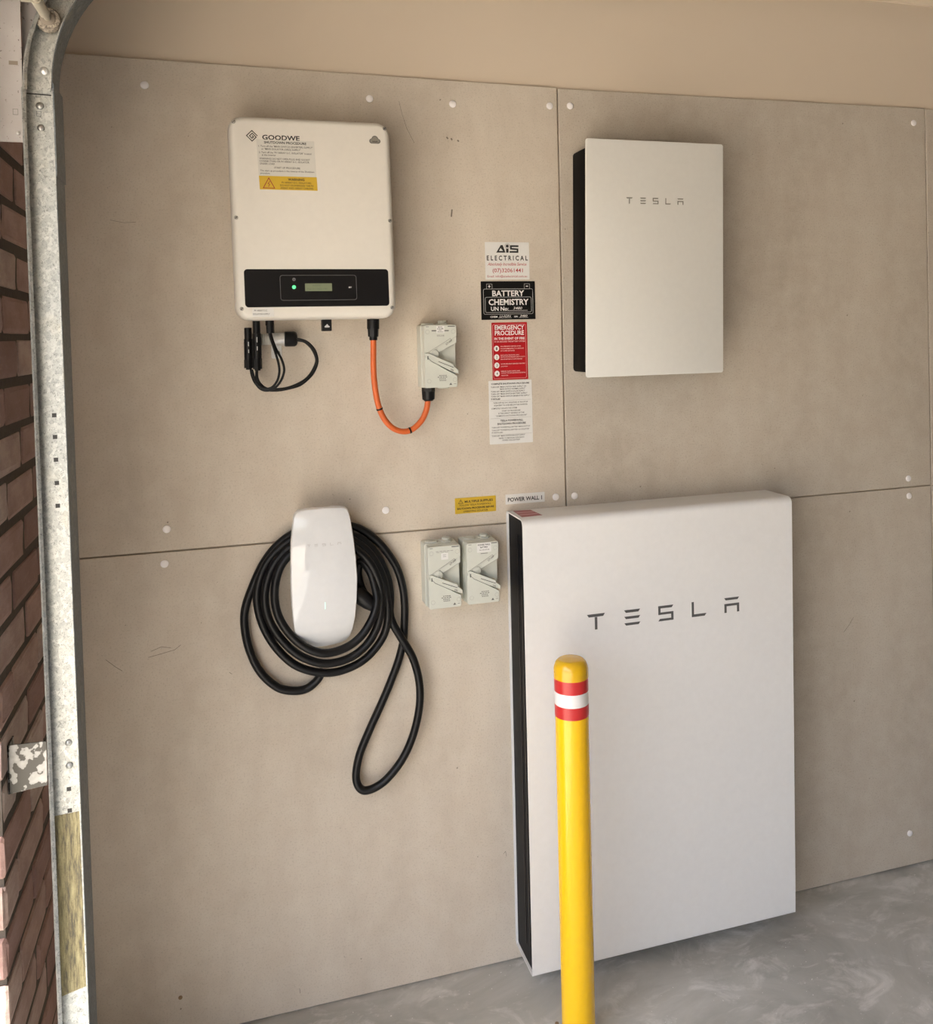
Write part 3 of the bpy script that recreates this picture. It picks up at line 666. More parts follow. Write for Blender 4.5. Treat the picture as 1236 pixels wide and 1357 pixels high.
# ------------------------------------------------------------------ isolator switches
def isolator(x0, z0_, w, h, label, plate, gland):
    D = 0.082
    t = thing('isolator_switch', label, 'switch', (x0+w/2, 0, z0_), 'grey isolator switches')
    U = lambda u: x0+u*w
    V = lambda v: z0_+v*h
    rslab(MB(), x0-0.0005, x0+w+0.0005, z0_, z0_+h, 0.006, [(0.001, 0), (0, -0.001), (0, -0.046), (0.0018, -0.048)], 4).build('back_box', 'isolator_grey', t, auto=40)
    cv = rslab(MB(), x0+0.001, x0+w, z0_+0.001, z0_+h-0.001, 0.005, [(0.0022, -0.048), (0, -0.050), (0, -0.0635), (0.0004, -0.064)], 4).build('cover', 'isolator_grey', t, auto=40)
    # raised face in two pieces around the V-shaped lever recess
    def piece(pts):
        m_ = MB(); n_ = len(pts); cx = sum(p[0] for p in pts)/n_; cz = sum(p[1] for p in pts)/n_
        def ring(d, y):
            out = []
            for (u, v) in pts:
                X = U(u); Z = V(v); k = Vector((U(cx)-X, V(cz)-Z)).normalized()*d
                out.append((X+k.x, y, Z+k.y))
            return out
        return m_.rings([ring(0, -0.0638), ring(0, -0.0812), ring(0.0010, -D)])
    piece([(0.015,0.50),(0.09,0.535),(0.995,0.815),(0.995,0.965),(0.965,0.99),(0.05,0.99),(0.015,0.965)]).build('face_panel', 'isolator_grey', cv)
    piece([(0.015,0.50),(0.09,0.460),(0.995,0.185),(0.995,0.035),(0.965,0.01),(0.05,0.01),(0.015,0.035)]).build('face_panel', 'isolator_grey', cv)
    MB().lathe((U(0.315), -0.0638, V(0.535)), [(0.0, 0), (0.0115, 0), (0.0115, -0.0160), (0.0105, -0.0168), (0.0, -0.0168)], 24, 'Y').build('pivot_boss', 'isolator_grey', cv, auto=40)
    # OFF stop strip
    m_ = MB()
    q = [(0.09,0.535),(0.80,0.757),(0.99,0.808),(0.99,0.705),(0.46,0.560),(0.30,0.530)]
    m_.rings([[(U(u), -0.0638, V(v)) for u, v in q], [(U(u), -0.0790, V(v)) for u, v in q]]).build('stop_strip', 'isolator_grey', cv)
    m_ = MB(); stroke(m_, [(U(0.06),V(0.545)),(U(0.80),V(0.775))], 0.0012, -D-0.0002, -D)  # dark strokes paint in the shade along the recess edges and boss
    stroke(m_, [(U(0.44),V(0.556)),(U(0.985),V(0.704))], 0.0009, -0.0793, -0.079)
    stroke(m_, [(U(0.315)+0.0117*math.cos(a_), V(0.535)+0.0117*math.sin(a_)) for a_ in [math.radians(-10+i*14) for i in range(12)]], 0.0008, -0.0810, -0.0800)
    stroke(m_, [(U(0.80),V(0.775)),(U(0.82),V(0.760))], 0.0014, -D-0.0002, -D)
    m_.build('recess_shade_line', 'ink_and_shade_faint', cv)
    # lever resting in the ON position
    lv = MB()
    q = [(0.035,0.545),(0.10,0.555),(0.88,0.365),(0.88,0.335),(1.02,0.275),(1.025,0.215),(0.80,0.265),(0.14,0.425),(0.05,0.465)]
    lv.rings([[(U(u), -0.0638, V(v)) for u, v in q], [(U(u), -0.0862, V(v)) for u, v in q], [(U(u*0.985+0.006), -0.0872, V(v*0.985+0.006)) for u, v in q]])
    lever = lv.build('lever', 'isolator_grey', t)
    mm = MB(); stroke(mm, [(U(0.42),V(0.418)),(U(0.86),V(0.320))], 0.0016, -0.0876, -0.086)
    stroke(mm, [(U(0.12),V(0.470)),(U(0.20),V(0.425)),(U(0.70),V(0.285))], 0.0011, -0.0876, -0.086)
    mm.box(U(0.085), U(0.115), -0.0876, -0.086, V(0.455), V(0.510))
    mm.build('lever_groove_shade', 'isolator_shadow_line', lever)  # surface strokes coloured like the shade inside the lever grooves
    for u, v in ((0.115, 0.885), (0.895, 0.885), (0.135, 0.115), (0.915, 0.125)):
        MB().rings([[(U(u)+r*math.cos(2*PI*k/18), y, V(v)+r*math.sin(2*PI*k/18)) for k in range(18)] for r, y in ((0.0054, -D-0.0001), (0.0049, -D-0.0001))], False, False).build('screw_ring', 'ink_and_shade_faint', cv)
    # plugs on top
    xa, xb = U(0.25), U(0.70)
    MB().lathe((xa, -0.030, z0_+h), [(0.0, -0.001), (0.0165, -0.001), (0.0165, 0.0025), (0.0150, 0.0040), (0.0, 0.0040)], 24).build('blank_plug', 'isolator_grey', t, auto=40)
    MB().lathe((xb, -0.032, z0_+h), [(0.0, -0.001), (0.0170, -0.001), (0.0170, 0.0030), (0.0155, 0.0040), (0.0, 0.0040)], 6).lathe((xb, -0.032, z0_+h), [(0.0, 0.003), (0.0115, 0.003), (0.0115, 0.0090), (0.0090, 0.0105), (0.0, 0.0105)], 20).build('vent_plug', 'isolator_grey', t, auto=40)
    if gland:
        gx = U(0.195)
        MB().cyl((gx, -0.045, z0_+0.001), (gx, -0.045, z0_-0.010), 0.0172, 6).cyl((gx, -0.045, z0_-0.009), (gx, -0.045, z0_-0.030), 0.0172, 20, 0.0160).cyl((gx, -0.045, z0_-0.029), (gx, -0.045, z0_-0.034), 0.0155, 20, 0.0110).build('cable_gland', 'black_plastic', t, auto=40)
        MB().lathe((U(0.70), -0.032, z0_-0.003), [(0.0, 0.0), (0.0150, 0.0), (0.0150, 0.004), (0.0, 0.004)], 20).build('blank_plug', 'isolator_grey', t, auto=40)
    # printed marks
    p = -D-0.0003
    m_ = MB()
    put(m_, 'ON', U(0.775), U(0.865), V(0.275), 0.0050, -0.0877, True, slope=-0.35)
    m_.build('lever_text', 'ink_grey', lever)
    m_ = MB()
    put(m_, 'O', U(0.67), U(0.74), V(0.665), 0.0065, -0.0794, False, slope=0.55)
    put(m_, 'OFF', U(0.76), U(0.86), V(0.702), 0.0050, -0.0794, True, slope=0.55)
    m_.build('strip_text', 'ink_grey', cv)
    m_ = MB()
    m_.box(U(0.07), U(0.16), p, -D, V(0.962), V(0.970)); m_.box(U(0.73), U(0.95), p, -D, V(0.960), V(0.974))
    for i, (a, b) in enumerate(((0.44, 0.68), (0.39, 0.70), (0.44, 0.65), (0.45, 0.66))):
        for k in range(4):
            s0 = a+(b-a)*k/4
            m_.box(U(s0), U(s0+(b-a)*0.19), p, -D, V(0.193-i*0.026), V(0.204-i*0.026))
    poly(m_, [(U(0.74), V(0.045)), (U(0.83), V(0.045)), (U(0.785), V(0.082))], p, -D)
    m_.box(U(0.88), U(0.95), p, -D, V(0.060), V(0.066))
    tag(m_.build('print_mark', 'ink_grey', cv), kind='stuff')
    plate(t, U, V, -D)
    return t
def plate_solar(t, U, V, y):
    m_ = MB()
    m_.box(U(0.24), U(0.38), y-0.0003, y, V(0.892), V(0.912)); m_.box(U(0.62), U(0.76), y-0.0003, y, V(0.892), V(0.908))
    put(m_, 'S O L A R', U(0.40), U(0.62), V(0.812), 0.0036, y-0.0003, True); m_.build('print_line', 'ink_grey', t)
    l_ = lab(U(0.385), U(0.625), V(0.862), V(0.975), 'label_white', 'name_label', t, y)
    m_ = MB(); put(m_, 'MAIN', U(0.44), U(0.56), V(0.950), 0.0028, y-0.0007); put(m_, 'SOLAR', U(0.41), U(0.60), V(0.922), 0.0030, y-0.0007, True)
    put(m_, 'AC', U(0.45), U(0.55), V(0.898), 0.0028, y-0.0007); put(m_, 'SWITCH', U(0.42), U(0.59), V(0.873), 0.0028, y-0.0007); m_.build('label_text', 'ink_black', l_)
def plate_plain(t, U, V, y):
    m_ = MB()
    for a in (0.25, 0.36, 0.47, 0.58, 0.69): m_.box(U(a), U(a+0.085), y-0.0003, y, V(0.905), V(0.914)) 
    for a in (0.27, 0.40, 0.53): m_.box(U(a), U(a+0.09), y-0.0003, y, V(0.888), V(0.893))
    m_.build('print_line', 'ink_and_shade_faint', t)
    l_ = lab(U(0.41), U(0.62), V(0.775), V(0.880), 'label_white', 'name_label', t, y)
    m_ = MB()
    for k in (0.845, 0.818): m_.box(U(0.46), U(0.56), y-0.0007, y-0.0004, V(k), V(k+0.008))
    m_.build('label_text', 'ink_and_shade_faint', l_)
def plate_power(t, U, V, y):
    l_ = lab(U(0.33), U(0.77), V(0.830), V(0.978), 'label_white', 'name_label', t, y)
    m_ = MB(); put(m_, 'POWER WALL', U(0.355), U(0.74), V(0.938), 0.0040, y-0.0007, True); put(m_, 'BATTERY', U(0.43), U(0.67), V(0.900), 0.0038, y-0.0007, True)
    put(m_, 'AC ISOLATOR', U(0.40), U(0.71), V(0.860), 0.0030, y-0.0007); m_.build('label_text', 'ink_black', l_)
    m_ = MB(); m_.box(U(0.44), U(0.66), y-0.0003, y, V(0.806), V(0.815)); m_.build('print_line', 'ink_grey', t)
isolator(-0.4108, 1.5808, 0.0870, 0.1640, 'upper grey isolator switch fed by the orange cable, right of the inverter', plate_solar, True)
isolator(-0.4142, 1.0125, 0.0872, 0.1635, 'left one of the two lower grey isolator switches, with small blank label', plate_plain, False)
isolator(-0.3118, 1.0138, 0.0878, 0.1625, 'right one of the lower grey isolator switches, with white POWER WALL BATTERY label', plate_power, False)

# ------------------------------------------------------------------ car charger and its cable
ch = thing('car_charger', 'rounded white wall car charger with glossy face inside a coiled black cable', 'charger', (-0.677, 0, 0.945))
OUT = [(0.9450,-0.700,-0.658),(0.9475,-0.720,-0.638),(0.953,-0.735,-0.623),(0.966,-0.7435,-0.6130),(0.985,-0.7485,-0.6075),(1.02,-0.7530,-0.6020),(1.06,-0.7560,-0.5985),(1.12,-0.7575,-0.5962),(1.17,-0.7568,-0.5985),(1.22,-0.7545,-0.6030),(1.26,-0.7500,-0.6080),(1.280,-0.7465,-0.6115),(1.289,-0.7430,-0.6145),(1.295,-0.7345,-0.6215),(1.2975,-0.7200,-0.6340),(1.2985,-0.7000,-0.6530)]
DEP = [(0.945,0.058),(0.955,0.063),(0.97,0.072),(0.99,0.083),(1.02,0.094),(1.06,0.102),(1.10,0.106),(1.15,0.107),(1.20,0.105),(1.25,0.101),(1.28,0.097),(1.2985,0.092)]
def lerp_tab(tab, z, c):
    if z <= tab[0][0]: return tab[0][c]
    for a, b in zip(tab, tab[1:]):
        if z <= b[0]:
            t = (z-a[0])/(b[0]-a[0]); return a[c]+(b[c]-a[c])*t
    return tab[-1][c]
def face_y(x, z):
    xl = lerp_tab(OUT, z, 1); xr = lerp_tab(OUT, z, 2); c = (xl+xr)/2; hw = (xr-xl)/2
    u = (x-c)/hw; d = lerp_tab(DEP, z, 1)
    return -(d - 0.007*min(u*u, 1.0))
zs = []
for a, b in zip(OUT, OUT[1:]):
    k = 5 if b[0]-a[0] > 0.03 else (2 if b[0]-a[0] > 0.01 else 1)
    for i in range(k): zs.append(a[0]+(b[0]-a[0])*i/k)
zs.append(OUT[-1][0])
NU = 24
def grid(scale, dz):
    rows = []
    zc_ = 1.1217
    for z in zs:
        xl = lerp_tab(OUT, z, 1); xr = lerp_tab(OUT, z, 2); c = (xl+xr)/2; hw = (xr-xl)/2
        row = []
        for k in range(NU+1):
            u = -1+2*k/NU; x = c+u*hw
            X = -0.677+(x+0.677)*scale[0]; Z = zc_+(z-zc_)*scale[1]
            row.append((X, face_y(X, max(min(Z, 1.2985), 0.945))-dz, Z))
        rows.append(row)
    return rows
g = grid((0.972, 0.986), 0.0012)
vs = [p for r in g for p in r]; n1 = NU+1
fs = [(i*n1+j, i*n1+j+1, (i+1)*n1+j+1, (i+1)*n1+j) for i in range(len(g)-1) for j in range(NU)]
fp = MB().add(vs, fs).build('face_plate', 'charger_glass', ch, shade=True, auto=60)
def border(rows, y=None):
    b = [p for p in rows[0]] + [r[-1] for r in rows[1:]] + [p for p in rows[-1][::-1][1:]] + [r[0] for r in rows[::-1][1:-1]]
    return [(p[0], p[1] if y is None else y, p[2]) for p in b]
g0 = grid((1.0, 1.0), -0.004); gin = grid((0.972, 0.986), 0.0012); gb = grid((0.93, 0.965), 0)
gm = grid((0.988, 0.994), 0.0002)
mb = MB().rings([border(gin), border(gm), border(g0), [(p[0], max(p[1]+0.02, -0.090) if False else min(-0.070, p[1]+0.016) if p[1] < -0.09 else p[1]+0.010, p[2]) for p in border(g0)], border(gb, -0.046)], False, True)
mb.build('cover', 'charger_shell', ch, auto=50)
rslab(MB(), -0.728, -0.626, 0.985, 1.262, 0.03, [(0, 0), (0, -0.050)], 6).build('back_plate', 'charger_shell', ch)
letters([(-0.7165,-0.7085),(-0.7000,-0.6910),(-0.6810,-0.6720),(-0.6620,-0.6535),(-0.6440,-0.6345)], 1.2075, 1.2135, 0, 'pale_mark', ch, 0.0004, fn=lambda x, z, t: (x, face_y(x, z)-0.0013-t, z))
mb = MB()
for z_ in range(4):
    za, zb_ = 1.051+z_*0.0045, 1.051+(z_+1)*0.0045
    mb.add([(-0.6780, face_y(-0.678, za)-0.0016, za), (-0.6768, face_y(-0.677, za)-0.0016, za), (-0.6768, face_y(-0.677, zb_)-0.0016, zb_), (-0.6780, face_y(-0.678, zb_)-0.0016, zb_)], [(0,1,2,3)])
mb.build('status_light', 'led_mint', ch)

cb = thing('charging_cable', 'thick black charging cable coiled around the car charger with a long hanging loop', 'cable', COIL[3])
MB().tube(COIL, 0.0103, 14, 6).build('cord', 'rubber_cable', cb, shade=True)
PL = [Vector((-0.5460,-0.062,1.0275)), Vector((-0.5640,-0.060,1.0440)), Vector((-0.5870,-0.052,1.0630)), Vector((-0.6180,-0.040,1.0790))]
pm = MB()
rad = (0.0125, 0.0190, 0.0215, 0.0190)
prs = []
for i, p in enumerate(PL):
    t_ = (PL[min(i+1, 3)]-PL[max(i-1, 0)]).normalized(); a_ = t_.orthogonal().normalized(); b_ = t_.cross(a_)
    prs.append([p+a_*rad[i]*math.cos(2*PI*k/18)+b_*rad[i]*math.sin(2*PI*k/18) for k in range(18)])
pm.rings(prs).build('plug_handle', 'black_plastic', cb, shade=True, auto=50)

# ------------------------------------------------------------------ wall stickers
def sticker(name, label, x0, x1, z0_, z1_, mat):
    t = thing(name, label, 'sticker', ((x0+x1)/2, 0, z0_), 'stickers on the wall boards')
    rslab(MB(), x0, x1, z0_, z1_, 0.0015, [(0, -0.0001), (0, -0.0010)], 2).build('backing', mat, t)
    return t
sy = -0.0013
# electrician's sticker
x0, x1, za, zb = -0.2190, -0.0934, 1.8643, 1.9658; w = x1-x0; h = zb-za
X = lambda u: x0+u*w
Z = lambda v: za+v*h
t = sticker('company_sticker', 'white square sticker with large black lettering and red phone number, topmost', x0, x1, za, zb, 'label_white')
mb = MB()
poly(mb, [(X(.25),Z(.72)),(X(.355),Z(.92)),(X(.40),Z(.92)),(X(.352),Z(.845)),(X(.315),Z(.765)),(X(.405),Z(.765)),(X(.352),Z(.845)),(X(.40),Z(.92)),(X(.46),Z(.72))], sy, -0.0009)
poly(mb, [(X(.475),Z(.72)),(X(.53),Z(.72)),(X(.53),Z(.825)),(X(.475),Z(.825))], sy, -0.0009)
poly(mb, [(X(.5025)+0.0042*math.cos(a), Z(.895)+0.0042*math.sin(a)) for a in [2*PI*i/14 for i in range(14)]], sy, -0.0009)
stroke(mb, [(X(.5025)+0.0068*math.cos(a), Z(.895)+0.0068*math.sin(a)) for a in [2*PI*i/18 for i in range(18)]], 0.0006, sy, -0.0009, True)
stroke(mb, [(X(.74),Z(.895)),(X(.585),Z(.895)),(X(.585),Z(.825)),(X(.735),Z(.81)),(X(.735),Z(.740)),(X(.57),Z(.740))], 0.0046, sy, -0.0009)
put(mb, 'E L E C T R I C A L', X(.035), X(.965), Z(.515), 0.0125, sy, True)
mb.build('lettering', 'ink_black', t)
mb = MB()
put(mb, 'Absolutely Incredible Service', X(.05), X(.925), Z(.375), 0.0080, sy, False, italic=0.3, slope=0.0)
put(mb, '(07)32061441', X(.16), X(.845), Z(.195), 0.0105, sy)
put(mb, 'Email: info@aiselectrical.com.au', X(.04), X(.94), Z(.062), 0.0055, sy)
mb.build('lettering', 'ink_red', t)['label'] = 'red lettering'
# battery chemistry sticker
x0, x1, za, zb = -0.2332, -0.0788, 1.7555, 1.8597; w = x1-x0; h = zb-za
t = sticker('chemistry_sticker', 'black landscape sticker with white outlined lettering BATTERY CHEMISTRY', x0, x1, za, zb, 'label_black')
mb = MB()
put(mb, 'BATTERY', X(.205), X(.795), Z(.615), 0.0150, sy, True)
put(mb, 'CHEMISTRY', X(.135), X(.875), Z(.385), 0.0155, sy, True)
put(mb, 'UN No:', X(.175), X(.50), Z(.235), 0.0105, sy, True)
put(mb, '3480', X(.585), X(.745), Z(.265), 0.0065, sy, italic=0.3)
stroke(mb, [(X(.51),Z(.235)),(X(.85),Z(.235))], 0.0008, sy, -0.0009)
put(mb, 'CHEM', X(.16), X(.29), Z(.055), 0.0045, sy, True); put(mb, 'LI-ION', X(.33), X(.53), Z(.065), 0.0055, sy, italic=0.3)
put(mb, 'UN:', X(.60), X(.67), Z(.055), 0.0045, sy, True); put(mb, '3480', X(.71), X(.84), Z(.065), 0.0055, sy, italic=0.3)
stroke(mb, [(X(.31),Z(.048)),(X(.55),Z(.048))], 0.0006, sy, -0.0009); stroke(mb, [(X(.69),Z(.048)),(X(.86),Z(.048))], 0.0006, sy, -0.0009)
for u in (.155, .85):
    stroke(mb, [(X(u-.012),Z(.868)),(X(u+.012),Z(.868))], 0.0024, sy, -0.0009)
stroke(mb, [(X(.155),Z(.845)),(X(.155),Z(.891))], 0.0024, sy, -0.0009)
mb.build('lettering', 'ink_white', t)
mb = MB()
for a, b, c, d in ((.045, .955, .145, .80), (.075, .925, .19, .585)):
    ring = [(p[0], p[2]) for p in rr(X(a), X(b), Z(c), Z(d), 0.004, 0, 3)]
    stroke(mb, ring, 0.0009, sy, -0.0009, True)
for u in (.155, .85): stroke(mb, [(X(u-.05),Z(.80)),(X(u-.05),Z(.93)),(X(u+.05),Z(.93)),(X(u+.05),Z(.80))], 0.0008, sy, -0.0009)
mb.build('outline', 'pale_mark', t)
# emergency procedure
x0, x1, za, zb = -0.2055, -0.1041, 1.5920, 1.7477; w = x1-x0; h = zb-za
t = sticker('emergency_sticker', 'red portrait sticker headed EMERGENCY PROCEDURE with four numbered steps', x0, x1, za, zb, 'label_red')
mb = MB()
put(mb, 'EMERGENCY', X(.085), X(.915), Z(.875), 0.0118, sy, True)
put(mb, 'PROCEDURE', X(.085), X(.905), Z(.780), 0.0118, sy, True)
put(mb, 'IN THE EVENT OF FIRE', X(.07), X(.925), Z(.700), 0.0062, sy, True)
mb.build('lettering', 'ink_white', t)
mb = MB()
put(mb, 'IN OR AROUND THE BATTERY SYSTEM', X(.07), X(.925), Z(.655), 0.0040, sy, True)
rows = [(.575, 'CALL EMERGENCY SERVICES ON 000', .81), (.535, 'EVACUATE IMMEDIATELY TO A SAFE PLACE', .89), (.497, 'AT A SAFE DISTANCE', .63),
        (.420, 'SHUT DOWN THE POWER SUPPLY', .76), (.388, 'SHUTDOWN PROCEDURE IF SAFE TO DO SO', .92), (.350, 'ISOLATE BATTERY AT SWITCHBOARD', .84),
        (.268, 'INFORM EMERGENCY SERVICES OF BATTERY', .92), (.225, 'LOCATION', .42),
        (.140, 'REMAIN CLEAR UNTIL SAFE', .77), (.108, 'CONTACT THE INSTALLER BEFORE RESTARTING', .93), (.065, 'THE SYSTEM', .43)]
for v, s_, u1 in rows: put(mb, s_, X(.235), X(u1), Z(v), 0.0029, sy, True)
stroke(mb, [(p[0], p[2]) for p in rr(X(.03), X(.955), Z(.025), Z(.965), 0.004, 0, 4)], 0.0008, sy, -0.0009, True)
mb.build('lettering', 'ink_pink', t)
for i, v in enumerate((.548, .398, .255, .112)):
    nd = MB(); poly(nd, [(X(.125)+0.0072*math.cos(a), Z(v)+0.0078*math.sin(a)) for a in [2*PI*k/22 for k in range(22)]], sy, -0.0009)
    nd = nd.build('step_disc', 'ink_white', t)
    put(MB(), str(i+1), X(.105), X(.150), Z(v)-0.0038, 0.0076, sy-0.0003).build('step_number', 'ink_grey', nd)
# shutdown sheet
x0, x1, za, zb = -0.2175, -0.0943, 1.4180, 1.5900; w = x1-x0; h = zb-za
t = sticker('shutdown_sticker', 'tall white printed instruction sticker, lowest of the column', x0, x1, za, zb, 'label_white')
L = [(.938,'COMPLETE SHUTDOWN PROCEDURE',.06,.94,1),(.890,'TURN OFF "MAIN SWITCH GRID SUPPLY" OR',.05,.87,0),(.855,'"MAIN SWITCH NORMAL SUPPLY"',.25,.85,0),
     (.818,'TURN OFF "MAIN SWITCH SOLAR SUPPLY"',.05,.84,0),(.780,'TURN OFF "MAIN SWITCH BATTERY SUPPLY"',.05,.89,0),(.742,'TURN OFF "MAIN SWITCH GENERATOR SUPPLY"',.05,.95,0),(.700,'IF INSTALLED',.05,.26,1),
     (.640,'TURN OFF ALL D.C. ISOLATORS AT ROOFTOP',.10,.90,0),(.600,'ADJACENT TO AND BELOW THE INVERTER',.11,.89,0),(.552,'COMPLETELY ISOLATE THE SYSTEM',.05,.64,0),
     (.510,'START UP PROCEDURE',.29,.72,0),(.472,'IS THE DIRECT REVERSE OF THE',.21,.81,0),(.432,'"COMPLETE SHUTDOWN PROCEDURE"',.15,.87,0),
     (.352,'TESLA POWERWALL',.25,.78,2),(.302,'SHUTDOWN PROCEDURE',.18,.84,2),(.252,'TURN OFF "POWERWALL BATTERY MAIN SWITCH"',.05,.94,0),(.208,'TURN OFF "POWERWALL BATTERY AC ISOLATOR"',.05,.92,0),(.172,'IF INSTALLED',.05,.30,0),
     (.118,'TURN OFF "MAIN SWITCH BACKUP SUPPLY"',.05,.82,0),(.080,'REFER TO MANUAL FOR EACH',.21,.79,0),(.045,'POWER WALL BATTERY',.29,.70,0)]
for v, s_, a, b, k in L:
    put(MB(), s_, X(a), X(b), Z(v), 0.0052 if k == 2 else (0.0042 if k else 0.0037), sy, bool(k)).build('heading' if k else 'text_line', 'ink_black', t)
mb = MB()
for v in (.682, .405, .145): stroke(mb, [(X(.03),Z(v)),(X(.97),Z(v+.004))], 0.0005, sy, -0.0009)
mb.build('rule_line', 'ink_and_shade_faint', t)
# multiple supplies
x0, x1, za, zb = -0.3188, -0.2045, 1.2372, 1.2794; w = x1-x0; h = zb-za
t = sticker('supplies_sticker', 'yellow warning sticker above the two lower isolator switches', x0, x1, za, zb, 'label_yellow')
mb = MB()
put(mb, 'MULTIPLE SUPPLIES', X(.235), X(.93), Z(.680), 0.0058, sy, True)
put(mb, 'FOLLOW TESLA POWERWALL', X(.11), X(.88), Z(.470), 0.0050, sy)
put(mb, 'SHUTDOWN PROCEDURE BEFORE', X(.05), X(.95), Z(.265), 0.0050, sy, True)
put(mb, 'OPERATING ISOLATOR', X(.20), X(.80), Z(.070), 0.0048, sy)
stroke(mb, [(X(.085),Z(.655)),(X(.195),Z(.655)),(X(.14),Z(.89))], 0.0011, sy, -0.0009, True)
stroke(mb, [(X(.14),Z(.80)),(X(.14),Z(.73))], 0.0010, sy, -0.0009)
mb.build('lettering', 'ink_black', t)
# power wall 1
x0, x1, za, zb = -0.1768, -0.0638, 1.2520, 1.2790; w = x1-x0; h = zb-za
t = sticker('name_sticker', 'narrow white sticker reading POWER WALL 1 above the large battery cabinet', x0, x1, za, zb, 'label_white')
put(MB(), 'POWER WALL 1', X(.055), X(.93), Z(.27), 0.0105, sy, True).build('lettering', 'ink_black', t)

# ------------------------------------------------------------------ yellow bollard
bxc, byc, br, bh = -0.1205, -0.320, 0.0404, 0.9345
bo = thing('bollard', 'yellow steel safety bollard with red and white bands standing before the battery cabinet', 'bollard', (bxc, byc, 0))
MB().lathe((bxc, byc, 0), [(br, 0.010), (br, bh-0.135)], 48).build('post', 'bollard_yellow', bo, auto=40)
capp = [(br+0.0016, bh-0.046), (br+0.0016, bh-0.036)] + [((br-0.0165)+0.0180*math.cos(a), bh-0.0290+0.0290*math.sin(a)*0.93) for a in [math.radians(i*90/9) for i in range(1, 10)]] + [(0.010, bh), (0.0, bh)]
MB().lathe((bxc, byc, 0), capp, 48).build('domed_cap', 'cap_yellow', bo, auto=60)
for z1_, z2_, mt, nm in ((bh-0.077, bh-0.045, 'tape_red', 'red_band'), (bh-0.108, bh-0.077, 'tape_white', 'white_band'), (bh-0.137, bh-0.108, 'tape_red', 'red_band')):
    MB().rings([[(bxc+(br+0.0008)*math.cos(2*PI*i/48), byc+(br+0.0008)*math.sin(2*PI*i/48), z) for i in range(48)] for z in (z1_, z2_)]).build(nm, mt, bo, auto=40)
MB().box(bxc-0.080, bxc+0.080, byc-0.080, byc+0.030, 0.0, 0.010).build('base_plate', 'bollard_yellow', bo) if False else rslab(MB(), bxc-0.064, bxc+0.064, byc-0.064, byc+0.064, 0.01, [(0, 0)], 2) 
m_ = MB().rings([[(bxc+s_*0.052, byc+q_*0.052, z) for s_, q_ in ((-1,-1),(1,-1),(1,1),(-1,1))] for z in (0.0, 0.008)]); m_.build('base_plate', 'bollard_yellow', bo)
for s_, q_ in ((-1, -1), (1, -1), (1, 1), (-1, 1)):
    bx_, by_ = bxc+s_*0.0415, byc+q_*0.0395
    MB().lathe((bx_, by_, 0.008), [(0.0, 0), (0.0095, 0), (0.0095, 0.007), (0.0, 0.007)], 6).lathe((bx_, by_, 0.014), [(0.0, 0), (0.0048, 0), (0.0048, 0.014), (0.0, 0.0145)], 12).build('anchor_bolt', 'rusty_bolt', bo)

# ------------------------------------------------------------------ garage door track
tk = thing('door_track', 'galvanised steel garage door track rising along the brick wall and curving inward', 'track', (-1.21, -0.53, 0))
TL, TR, TF, TB = -1.2356, -1.1840, -0.543, -0.513
tw = lambda p: (p[0]+(2.187-p[2])*0.0098, p[1], p[2])
th_ = 0.002
def section(xl, xr):
    # open channel facing the room: lip, left flange, web, right flange (x, y)
    return [(xl+0.0075, TF+0.0012), (xl+0.0030, TF-0.0010), (xl, TF+0.002), (xl, TB), (xr, TB), (xr, TF), (xr-th_, TF), (xr-th_, TB-th_), (xl+th_, TB-th_), (xl+th_, TF+0.004), (xl+0.0060, TF+0.0035)]
def sweep(sec, path):
    R = []
    for (ox, oz, ang) in path:
        R.append([(ox+(x-TL)*math.cos(ang), y, oz-(x-TL)*math.sin(ang)) for x, y in sec])
    return R
mb = MB(); mb.rings([[tw((x, y, z)) for x, y in section(TL, TR)] for z in (0.01, 1.1, 2.178)]); mb.build('vertical_track', 'galvanised', tk)
# curved section (path of the outer, left edge)
Rr = 0.355; path = []
off = 0.0030
for i in range(19):
    a = math.radians(90*i/18)
    path.append((TL+off+Rr*(1-math.cos(a)), 2.182+Rr*math.sin(a), a))
path = [(TL+off, 2.174, 0.0)]+path
sec = section(TL, TR-0.0045)
sec = [(x, y-0.0016) for x, y in sec]
mb = MB(); mb.rings(sweep(sec, path)); mb.build('curved_track', 'galvanised', tk, auto=25)
zt_ = 2.182+Rr
mb = MB(); mb.rings(sweep(section(TL, TR), [(TL+off+Rr, zt_, PI/2), (1.10, zt_+0.118, PI/2)])); mb.build('horizontal_track', 'galvanised', tk)
# backing angle whose dark edge shows beside the channel
mb = MB(); mb.rings([[tw(p) for p in ((TR-0.001, TF+0.001, z), (TR+0.0010, TF+0.001, z), (TR+0.0010, -0.452, z), (TR-0.001, -0.452, z))] for z in (0.01, 1.0, 2.020)])
mb.build('mounting_angle', 'galvanised_shaded', tk)
mb = MB(); mb.rings([[tw(p) for p in ((TR, TF-0.0005, z), (TR+0.0024, TF-0.0005, z), (TR+0.0024, -0.446, z), (TR, -0.446, z))] for z in (2.020, 2.10, 2.187)])
mb.build('joint_sleeve', 'galvanised_shaded', tk)
mb = MB(); sec2 = [(TR-0.0050, TF), (TR-0.0028, TF), (TR-0.0028, -0.470), (TR-0.0050, -0.470)]
mb.rings(sweep(sec2, path)); mb.build('curve_edge', 'galvanised_shaded', tk, auto=25)
